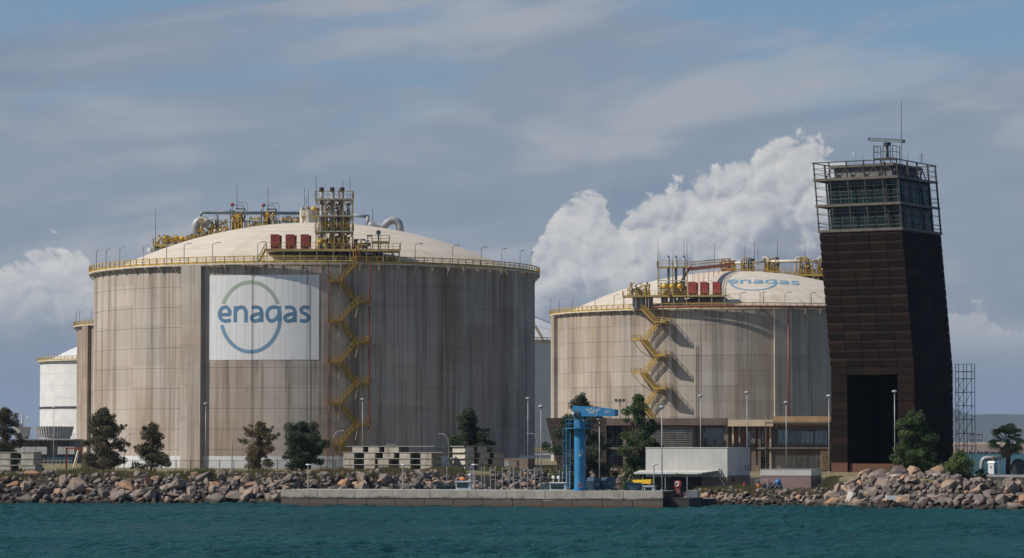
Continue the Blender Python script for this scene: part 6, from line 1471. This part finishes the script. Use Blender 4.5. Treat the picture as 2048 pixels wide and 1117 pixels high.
# ------------------------------------------------------------------ plant at the far left
def make_plant():
    Y = 700; X = lambda px: gx(px, Y); Z = lambda r: gz(r, Y)-GZ
    P = thing('cooling_plant', 'grey cooling plant with a flared fan drum and white panels at the far left', 'industrial plant', (X(20), Y, GZ)); ox = X(20); x = lambda p: X(p)-ox
    MB().b2(x(20), x(149), 0, 14, -0.3, Z(893)).build('lower_building', 'plant_grey', P); MB().b2(x(22), x(149), 0.4, 13, Z(893)+0.003, Z(881)).build('upper_building', 'plant_grey', P)
    MB().b2(x(18), x(150), -1.3, 14, Z(881)+0.003, Z(878.5)).build('deck', 'galv', P); mb = MB(); mb.rail([(x(20), -1.2, Z(878.5)), (x(149), -1.2, Z(878.5))], 1.05, 0.08, 0.07, 1.5, 1); mb.build('deck_railing', 'galv', P)
    for i in range(14): p = 24+9*i; MB().bar((x(p), 0.39, Z(889)), (x(p), -1.2, Z(881)), 0.14).build('deck_strut', 'galv', P)
    for p0, p1, n in ((29, 95, 6), (116, 150, 3)):
        for i in range(n): a, b = x(p0+(p1-p0)*i/n), x(p0+(p1-p0)*(i+1)/n); MB().b2(a+0.03, b-0.03, -1.0, -0.1, Z(909), Z(894)).build('white_panel', 'white_panel', P)
    for p, w0, w1 in ((99.5, 33, 38), (34, 14, 17)):
        d = part('fan_drum', P); cx = x(p); r0, r1 = w0*Y/F, w1*Y/F; cy = 6.5; n = 40
        MB().lathe([(r0, Z(878)), (r0*0.97, Z(872)), (r1, Z(853)), (r1-0.15, Z(853)), (r0-0.2, Z(872))], n, cx=cx, cy=cy).build('drum_shell', 'fan_panel', d)
        mb = MB()
        for i in range(n):
            a = 2*PI*i/n; mb.bar((cx+(r0+.06)*math.sin(a), cy-(r0+.06)*math.cos(a), Z(873)), (cx+(r1+.06)*math.sin(a), cy-(r1+.06)*math.cos(a), Z(853)), 0.16, 0.2)
        mb.build('drum_ribs', 'white_panel', d)
    mb = MB()
    for i in range(9): p = 76+8*i; mb.bar((x(p), -3, 0), (x(p), -3, Z(917)), 0.1)
    mb.bar((x(74), -3, Z(922)), (x(148), -3, Z(922)), 0.12); mb.bar((x(74), -3, Z(928)), (x(148), -3, Z(928)), 0.1); mb.build('pipe_rail', 'cream_steel', P)
    MB().b2(x(96), x(148), -2.5, -0.5, Z(945), Z(914)).build('shadow_box', 'bin_blue', P)  # dark box added to stand for the shadowed lower wall
    # ship mast beyond
    Y2 = 1100; S2 = thing('ship_mast', 'pale ship mast with aerials rising behind the left edge trees', 'mast', (gx(42, Y2), Y2, 0)); z = lambda r: gz(r, Y2); m = Y2/F
    MB().b2(-6*m, 8*m, 0, 4, 0, z(862)).build('deckhouse', 'white_paint', S2); MB().cyl(0, 2, z(862), z(828), 3*m, 8, 1.2*m).build('mast', 'white_paint', S2)
    mb = MB(); mb.bar((-6*m, 2, z(843)), (14*m, 2, z(841)), 0.35); mb.bar((-2*m, 2, z(838)), (11*m, 2, z(834)), 0.25)
    for p in (-6, -2, 3): mb.bar((p*m, 2, z(833)), (p*m, 2, z(816)), 0.14)
    mb.ball((12*m, 2, z(836)), 2.2*m, 8, 6); mb.build('aerials', 'white_paint', S2)
    fr = Frame(133, 505, GZ, 0); q = thing('pipe_gantry', 'red and orange painted pipe frame left of the largest olive tree', 'pipe frame', fr.o); h = fr.z(897)
    MB().bar((0, 0, -0.1), (0, 0, h), 0.24).build('upright', 'red_paint', q); MB().bar((-0.12, 0, h), (fr.x(166), 0, h-0.02), 0.24).build('cross_bar', 'pipe_orange', q); MB().bar((fr.x(166), 0, h), (fr.x(166), 0, -0.1), 0.2).build('upright', 'pipe_orange', q)
    MB().bar((fr.x(158), -0.5, h-0.3), (fr.x(148), -1.5, -0.3), 0.16).build('prop', 'cream_steel', q); MB().bar((fr.x(160), -0.5, h-0.3), (fr.x(152), -1.5, -0.3), 0.12).build('prop', 'yellow_pale', q)
make_plant()
# low block and pipe rack by the gap
fr = Frame(1008, 520, GZ, QRZ); o = thing('pump_house', 'low grey block house right of the second stack of blocks', 'building', fr.o, QRZ); MB().b2(0, fr.x(1055), 0, 4, -0.2, fr.z(917)).build('wall', 'office_wall', o); MB().b2(0.1, 0.9, -0.03, -0.003, 0, fr.z(922)).build('door', 'grey_steel', o); MB().b2(fr.x(1033), fr.x(1038), -0.03, -0.003, 0, fr.z(922)).build('door', 'dark_steel', o)
fr = Frame(1066, 760, GZ, 0); o = thing('pipe_rack', 'low yellow and white pipe rack far back in the gap between the tanks', 'pipe rack', fr.o)
for k in range(5): MB().bar((1.0*k, 0, 0), (1.0*k, 0, fr.z(897)), 0.3).build('post', 'white_paint', o)
for r, m in ((897, 'yellow_pale'), (902, 'yellow'), (909, 'white_paint')): MB().bar((-0.5, -0.2, fr.z(r)), (5.2, -0.2, fr.z(r)), 0.35).build('pipe', m, o)
# ------------------------------------------------------------------ quay side things and boats
def boat(label, px, Y, rz, L, hullm, cab, extra):
    o = thing('moored_boat', label, 'boat', (gx(px, Y), Y, 0), rz); n = 9; mb = MB(); R0 = []
    for i in range(n):
        f = i/(n-1); x = -L/2+L*f; w = L*0.17*math.sin(PI*min(0.5, 0.28+f*0.22+0.0))*(1 if f < 0.55 else math.cos((f-0.55)/0.45*PI/2*0.96)); z = 1.0+0.35*f*f
        R0.append([(x, -w, z), (x, -w*0.8, 0.1), (x, 0, -0.3), (x, w*0.8, 0.1), (x, w, z)])
    vs = [p for r in R0 for p in r]; mb.add(vs, [(5*i+j, 5*i+j+1, 5*i+j+6, 5*i+j+5) for i in range(n-1) for j in range(4)] + [(5*i+4, 5*i, 5*i+5, 5*i+9) for i in range(n-1)] + [(0, 1, 2, 3, 4)])
    mb.build('hull', hullm, o)
    x0, x1, h = cab
    MB().hexa([(x0, -0.95, 0.9), (x1+0.5, -0.95, 0.9), (x1+0.5, 0.95, 0.9), (x0, 0.95, 0.9), (x0, -0.9, h), (x1, -0.9, h), (x1, 0.9, h), (x0, 0.9, h)]).build('cabin', 'white_clean', o)
    MB().b2(x0-0.15, x1+0.25, -1.05, 1.05, h+0.003, h+0.12).build('cabin_roof', 'white_clean', o)
    for i in range(2): a = x0+0.12+(x1-x0-0.2)*i/2; MB().b2(a, a+(x1-x0)/2-0.15, -0.975, -0.955, h-0.75, h-0.15).build('window', 'glass_dark', o)
    extra(o, h)
def e1(o, h):
    MB().b2(-3.4, -0.8, -0.9, 0.9, h-0.25, h-0.12).build('awning', 'dark_steel', o); MB().b2(-3.3, -0.9, -0.92, -0.86, h-0.95, h-0.35).build('screen', 'glass_dark', o); MB().tube([(-3.3, -0.85, 0.9), (-3.3, -0.85, h-0.2)], 0.04, 5).build('awning_post', 'galv', o)
    MB().ball((0.2, 0, h+0.45), 0.42, 10, 6, 0.5).build('orange_cover', 'orange', o); MB().ball((1.2, 0, h+0.95), 0.2, 8, 6).bar((1.2, 0, h), (1.2, 0, h+0.8), 0.05).build('dome_aerial', 'white_clean', o)
def e2(o, h):
    MB().hexa([(-2.6, -0.9, 0.95), (-0.9, -0.9, 0.95), (-0.9, 0.9, 0.95), (-2.6, 0.9, 0.95), (-1.9, -0.8, h-0.1), (-0.9, -0.85, h-0.05), (-0.9, 0.85, h-0.05), (-1.9, 0.8, h-0.1)]).build('windscreen', 'glass_dark', o)
    MB().tube([(1.3, 0, h), (1.3, 0, h+2.3)], 0.06, 6, 0.04).build('mast', 'white_clean', o)
    for x in (0.2, -0.5): MB().ball((x, 0, h+0.75), 0.24, 8, 6).bar((x, 0, h), (x, 0, h+0.6), 0.05).build('dome_aerial', 'white_clean', o)
def e3(o, h):
    MB().hexa([(-1.6, -0.8, h+0.45), (0.6, -0.8, h+0.35), (0.6, 0.8, h+0.35), (-1.6, 0.8, h+0.45), (-1.9, -0.75, h+0.85), (0.7, -0.75, h+0.95), (0.7, 0.75, h+0.95), (-1.9, 0.75, h+0.85)]).build('yellow_cover', 'yellow_bright', o)
    for x in (-1.2, 0.4): MB().bar((x, -0.6, h), (x, -0.6, h+0.42), 0.06).build('cover_post', 'galv', o)
boat('white boat cabin with a dark awning showing above the quay near the block stacks', 922, 437, math.radians(-6), 8.5, 'white_clean', (-0.6, 1.2, 2.85), e1)
boat('white boat with dark windscreen and small mast just left of the crane', 1114, 432, math.radians(-12), 8.0, 'white_clean', (-0.8, 1.2, 2.75), e2)
boat('white boat with a bright yellow cover left of the white shed canopy', 1294, 428, math.radians(-14), 6.5, 'white_clean', (-0.2, 0.9, 2.35), e3)
r = random.Random(77); names = ['first', 'second', 'third', 'fourth', 'fifth', 'sixth', 'seventh', 'eighth', 'ninth', 'tenth', 'eleventh', 'twelfth', 'thirteenth', 'fourteenth', 'fifteenth', 'sixteenth']
for i, (px, rt) in enumerate(((894, 936), (942, 934), (950, 942), (963, 937), (969, 936), (981, 937), (991, 936), (1005, 938), (1019, 937), (1027, 936), (1041, 935), (1055, 938), (1070, 937), (1119, 943), (1125, 946), (1139, 944))):
    Y = 440+3*(i % 2); o = thing('mooring_pole', f'{names[i]} thin mooring pole from the left in the basin behind the quay', 'pole', (gx(px, Y), Y, -1), 0, 'mooring poles'); H = gz(rt, Y)+1
    MB().tube([(0, 0, 0), (0, 0, H)], 0.055, 6).build('pole', 'galv', o); MB().cyl(0, 0, H+0.002, H+0.08, 0.075, 6).build('cap', 'white_clean', o)
Y = 446; o = thing('gangway', 'thin railed gangway sloping above the basin behind the quay', 'gangway', (gx(995, Y), Y, gz(962, Y)), math.radians(4)); mb = MB(); L = gx(1085, Y)-gx(995, Y); mb.rail([(0, 0, 0), (L, 0, 0.5)], 1.0, 0.05, 0.06, 1.5, 1); mb.build('handrail', 'galv', o); MB().bar((0, 0.3, -0.05), (L, 0.3, 0.45), 0.8, 0.1).build('walkway', 'galv', o)
# skips
def skip(label, px0, px1, rt, yl):
    p = on_quay(px0, yl); q = on_quay(px1, yl); o = thing('waste_container', label, 'container', p, QRZ, 'containers on the quay'); w = (q-p).length; h = gz(rt, p.y)-2.07
    MB().hexa([(0.08, 0.05, 0.12), (w-0.08, 0.05, 0.12), (w-0.08, 1.3, 0.12), (0.08, 1.3, 0.12), (0, 0, h*0.72), (w, 0, h*0.72), (w, 1.35, h*0.72), (0, 1.35, h*0.72)]).build('body', 'bin_blue', o)
    MB().hexa([(-0.03, -0.03, h*0.72+0.004), (w+0.03, -0.03, h*0.72+0.004), (w+0.03, 1.4, h*0.72+0.004), (-0.03, 1.4, h*0.72+0.004), (0.1, 0.35, h), (w-0.1, 0.35, h), (w-0.1, 1.3, h), (0.1, 1.3, h)]).build('lid', 'bin_blue', o)
    for x in (0.25, w-0.25): MB().cyl(x, 0.3, 0.004, 0.2, 0.1, 8).build('caster', 'black', o)
    for x in (0.4, w-0.55): MB().b2(x, x+0.22, -0.03, -0.004, h*0.55, h*0.62).build('handle', 'galv', o)
skip('dark blue waste container on the quay right of the crane, left one', 1172, 1186.5, 955, 6.5); skip('dark blue waste container in the middle of three right of the crane', 1187.5, 1199, 959, 5.2); skip('widest dark blue waste container right of the crane', 1200, 1225.5, 956, 6.2)
skip('low grey blue crate on the quay left of the yellow boat cover', 1249, 1278, 966, 6.5)
# life ring post
p = at(1355.5, 992, 408); p.z = 1.10; o = thing('life_ring_post', 'red life ring housing on a red post at the right end of the quay', 'life ring', (p.x, p.y, p.z), QRZ); m = 408/F; h = gz(975, 408)-p.z
MB().hexa([(-0.42, -0.2, 0), (0.42, -0.2, 0), (0.42, 0.2, 0), (-0.42, 0.2, 0), (-0.3, -0.15, h), (0.3, -0.15, h), (0.3, 0.15, h), (-0.3, 0.15, h)]).build('post', 'red_paint', o); zt = gz(962, 408)-p.z; w = 6.8*m
mb = MB(); mb.hexa([(-w*0.8, -0.22, h+0.003), (w*0.8, -0.22, h+0.003), (w*0.8, 0.15, h+0.003), (-w*0.8, 0.15, h+0.003), (-w, -0.22, h+0.15), (w, -0.22, h+0.15), (w, 0.15, h+0.15), (-w, 0.15, h+0.15)]); mb.b2(-w, w, -0.22, 0.15, h+0.15, zt-0.1); mb.b2(-w*0.85, w*0.85, -0.22, 0.15, zt-0.1, zt); mb.build('housing', 'red_bright', o)
zc = (h+zt)/2; MB().tube([(0.22*math.cos(i*PI/8), -0.27, zc+0.26*math.sin(i*PI/8)) for i in range(17)], 0.075, 8).build('life_ring', 'white_clean', o); MB().b2(-0.09, 0.09, -0.24, -0.16, 0.55, 0.85).build('plate', 'white_clean', o)
p = at(1387, 990, 414); p.z = 1.08; o = thing('crate', 'grey slatted crate standing on the low landing block', 'crate', (p.x-0.9, p.y, p.z), QRZ); MB().b2(0.05, 1.45, 0.05, 1.1, 0.05, 0.85).build('box', 'blue_steel', o)
for k in range(7): MB().b2(0.02+0.2*k, 0.10+0.2*k, 0.0, 0.045, 0, 0.9).build('slat', 'galv', o)
MB().b2(0, 1.5, 0, 1.15, 0.904, 0.96).build('lid', 'galv', o)
# small things in the yard
fr = Frame(1511, 423, 1.75, QRZ); o = thing('barrel_rack', 'open grey steel rack beside the mauve hut', 'rack', fr.o, QRZ); w = fr.x(1534.5); h = fr.z(961)
for x in (0, w):
    for y in (0, 0.9): MB().bar((x, y, 0), (x, y, h), 0.07).build('leg', 'galv', o)
MB().b2(-0.05, w+0.05, -0.05, 0.95, h, h+0.06).build('shelf', 'galv', o)
def barrel(label, px, mat, w, h):
    f = Frame(px, 423.4, 1.75, QRZ); b = MB().lathe([(0.01, h), (w*0.9, h), (w, h-0.06), (w, h*0.67), (w*1.04, h*0.65), (w, h*0.63), (w, h*0.36), (w*1.04, h*0.34), (w, h*0.32), (w, 0.05), (w*0.92, 0)], 16).build('barrel', mat, loc=f.o); tag(b, label, 'barrel')
barrel('orange plastic barrel standing under the grey rack', 1519.5, 'orange', 0.34, 0.95); barrel('blue plastic barrel standing under the grey rack', 1529, 'ball_blue', 0.24, 0.75)
for px, rr, py, lab in ((1556, 0.42, 965, 'larger blue buoy lying by the mauve hut wall'), (1561, 0.3, 972, 'smaller blue buoy lying below the larger one by the mauve hut')):
    f = Frame(px, 427, 0, 0); tag(MB().ball((0, 0, 0), rr, 14, 10).tube([(0, 0, rr*0.95), (0, 0, rr*1.2)], 0.06, 6).build('buoy', 'ball_blue', smooth=True, loc=(f.o.x, 427, gz(py, 427))), lab, 'buoy')
r2 = random.Random(5); mb = MB()
for i in range(60): x, y = r2.gauss(0, 0.55), r2.gauss(0, 0.3); mb.tube([(x, y, 0), (x+r2.gauss(0, .4), y+r2.gauss(0, .2), 0.9-abs(x)*0.6+r2.random()*0.3), (x+r2.gauss(0, .6), y, 0)], 0.06, 4)
f = Frame(1545, 426, 1.8, 0); tag(mb.build('fishing_net', 'dark_steel', loc=f.o), 'heap of dark netting between the grey rack and the blue buoys', 'net')
f = Frame(1486, 424, 1.75, 0); o = thing('red_buoy', 'small red and white marker leaning against the dark shed side', 'marker', f.o); MB().tube([(0, 0, 0), (0.1, 0.1, 0.5)], 0.16, 8).build('lower', 'white_clean', o); MB().tube([(0.1, 0.1, 0.503), (0.2, 0.2, 1.25)], 0.13, 8, 0.05).build('upper', 'red_bright', o)
# ------------------------------------------------------------------ right hand side
Y = 520; x = gx(1985, Y); z0 = hgt(x, Y); o = thing('portable_toilet', 'blue and white portable toilet beside the palm tree', 'toilet cabin', (x, Y, z0), math.radians(-31)); h = gz(926, Y)-z0; h = max(2.2, h)
MB().b2(-0.6, 0.6, -0.6, 0.6, 0.05, h-0.3).build('cabin', 'potty_blue', o); MB().b2(-0.5, 0.5, -0.63, -0.603, 0.12, h-0.38).build('door', 'white_clean', o); MB().hexa([(-0.66, -0.66, h-0.3), (0.66, -0.66, h-0.3), (0.66, 0.66, h-0.3), (-0.66, 0.66, h-0.3), (-0.5, -0.5, h), (0.5, -0.5, h), (0.5, 0.5, h), (-0.5, 0.5, h)]).build('roof', 'white_clean', o); MB().b2(0.603, 0.62, -0.2, 0.25, h-0.9, h-0.55).build('vent', 'white_clean', o); MB().b2(-0.1, 0.1, -0.645, -0.633, h-1.1, h-0.8).build('sign', 'bin_blue', o)
f = Frame(1960, 530, 3.0, 0); o = thing('pipe_bend', 'silver insulated pipe arching over the ground behind the toilet cabin', 'pipe', f.o); zt = f.z(917)
MB().tube([(f.x(1962), 0, -0.2), (f.x(1962), 0, zt-1.0), (f.x(1963.5), 0, zt-0.4), (f.x(1967), 0, zt-0.08), (f.x(1972), 0, zt), (f.x(2000), 0, zt)], 0.38, 12).build('pipe', 'galv', o, smooth=True); MB().bar((f.x(1983), -0.4, 0), (f.x(1983), -0.4, zt+0.5), 0.14).build('support', 'yellow_pale', o); MB().bar((f.x(1995), -0.5, -0.3), (f.x(1995), -0.5, zt+0.1), 0.12).build('support', 'galv', o)
f = Frame(2036, 505, 3.0, math.radians(-20)); o = thing('cable_drum', 'dark cable drum standing on edge below the palm', 'drum', f.o); R = 1.35
for y in (-0.5, 0.5):
    mb = MB(); n = 24; vs = [(R*math.cos(2*PI*i/n), y+d, R+R*math.sin(2*PI*i/n)) for d in (-0.06, 0.06) for i in range(n)]; mb.add(vs, [tuple(range(n)), tuple(range(2*n-1, n-1, -1))] + [(i, (i+1) % n, (i+1) % n+n, i+n) for i in range(n)]); mb.build('flange', 'plant_grey', o)
MB().tube([(0, -0.43, R), (0, 0.43, R)], R*0.7, 20).build('cable', 'black', o); MB().tube([(R*0.96*math.cos(i*PI/12), -0.59, R+R*0.96*math.sin(i*PI/12)) for i in range(25)], 0.05, 5).build('rim', 'galv', o)
f = Frame(1952, 535, 3.0, 0); o = thing('power_pole', 'thin pole with cross arms and insulators left of the palm', 'pole', f.o); zt = f.z(866); MB().tube([(0, 0, -0.2), (0, 0, zt)], 0.13, 8, 0.08).build('pole', 'galv', o); mb = MB()
for dz, w in ((0.3, 1.0), (1.2, 0.9)):
    mb.bar((-w, 0, zt-dz), (w*1.1, 0, zt-dz), 0.1)
    for x in (-w, -w*0.4, w*0.5, w*1.1): mb.bar((x, 0, zt-dz-0.5), (x, 0, zt-dz+0.2), 0.08)
mb.build('cross_arms', 'dark_steel', o)
a = at(1905, 951, 441); b = at(2090, 953, 436); o = thing('guard_rail', 'low grey guard rail above the boulders at the right', 'guard rail', (a.x, a.y, a.z)); d = b-a
MB().bar((0, 0, 0), d, 0.08, 0.34).build('rail', 'galv', o)
for i in range(9): q = d*i/8; MB().bar((q.x, q.y+0.1, q.z), (q.x, q.y+0.1, q.z-1.0), 0.1).build('post', 'galv', o)
# debris on the boulders
q = at(1782, 1000, 394); tag(MB().hexa([(-0.65, -0.3, 0), (0.6, -0.35, 0.05), (0.6, 0.35, 0.05), (-0.65, 0.3, 0), (-0.55, -0.25, 0.55), (0.55, -0.3, 0.5), (0.5, 0.3, 0.5), (-0.6, 0.25, 0.55)]).build('broken_block', 'white_paint', loc=q), 'white broken block lodged among the boulders below the tower', 'block')
q = at(1955, 1003, 389.5); o = MB().bar((-0.5, 0, -0.35), (0.5, 0, 0.4), 0.2, 0.1).build('plank', 'white_paint', loc=q); tag(o, 'white plank leaning on the boulders below the guard rail', 'plank')
# ------------------------------------------------------------------ air
def make_haze():
    m = bpy.data.materials.new('haze'); m.use_nodes = True; m.node_tree.nodes.clear(); T = NT(m.node_tree)
    v = T.new('ShaderNodeVolumePrincipled'); v.inputs['Color'].default_value = (0.50, 0.70, 1.0, 1); v.inputs['Density'].default_value = 0.000030; v.inputs['Anisotropy'].default_value = 0.2
    o = T.new('ShaderNodeOutputMaterial'); T.l.new(v.outputs[0], o.inputs['Volume']); M['haze'] = m
    b = MB().b2(-17000, 17000, -4500, 17000, -4, 260).build('haze', 'haze'); tag(b, 'pale sea haze lying over the whole harbour', 'haze', kind='stuff')
make_haze()
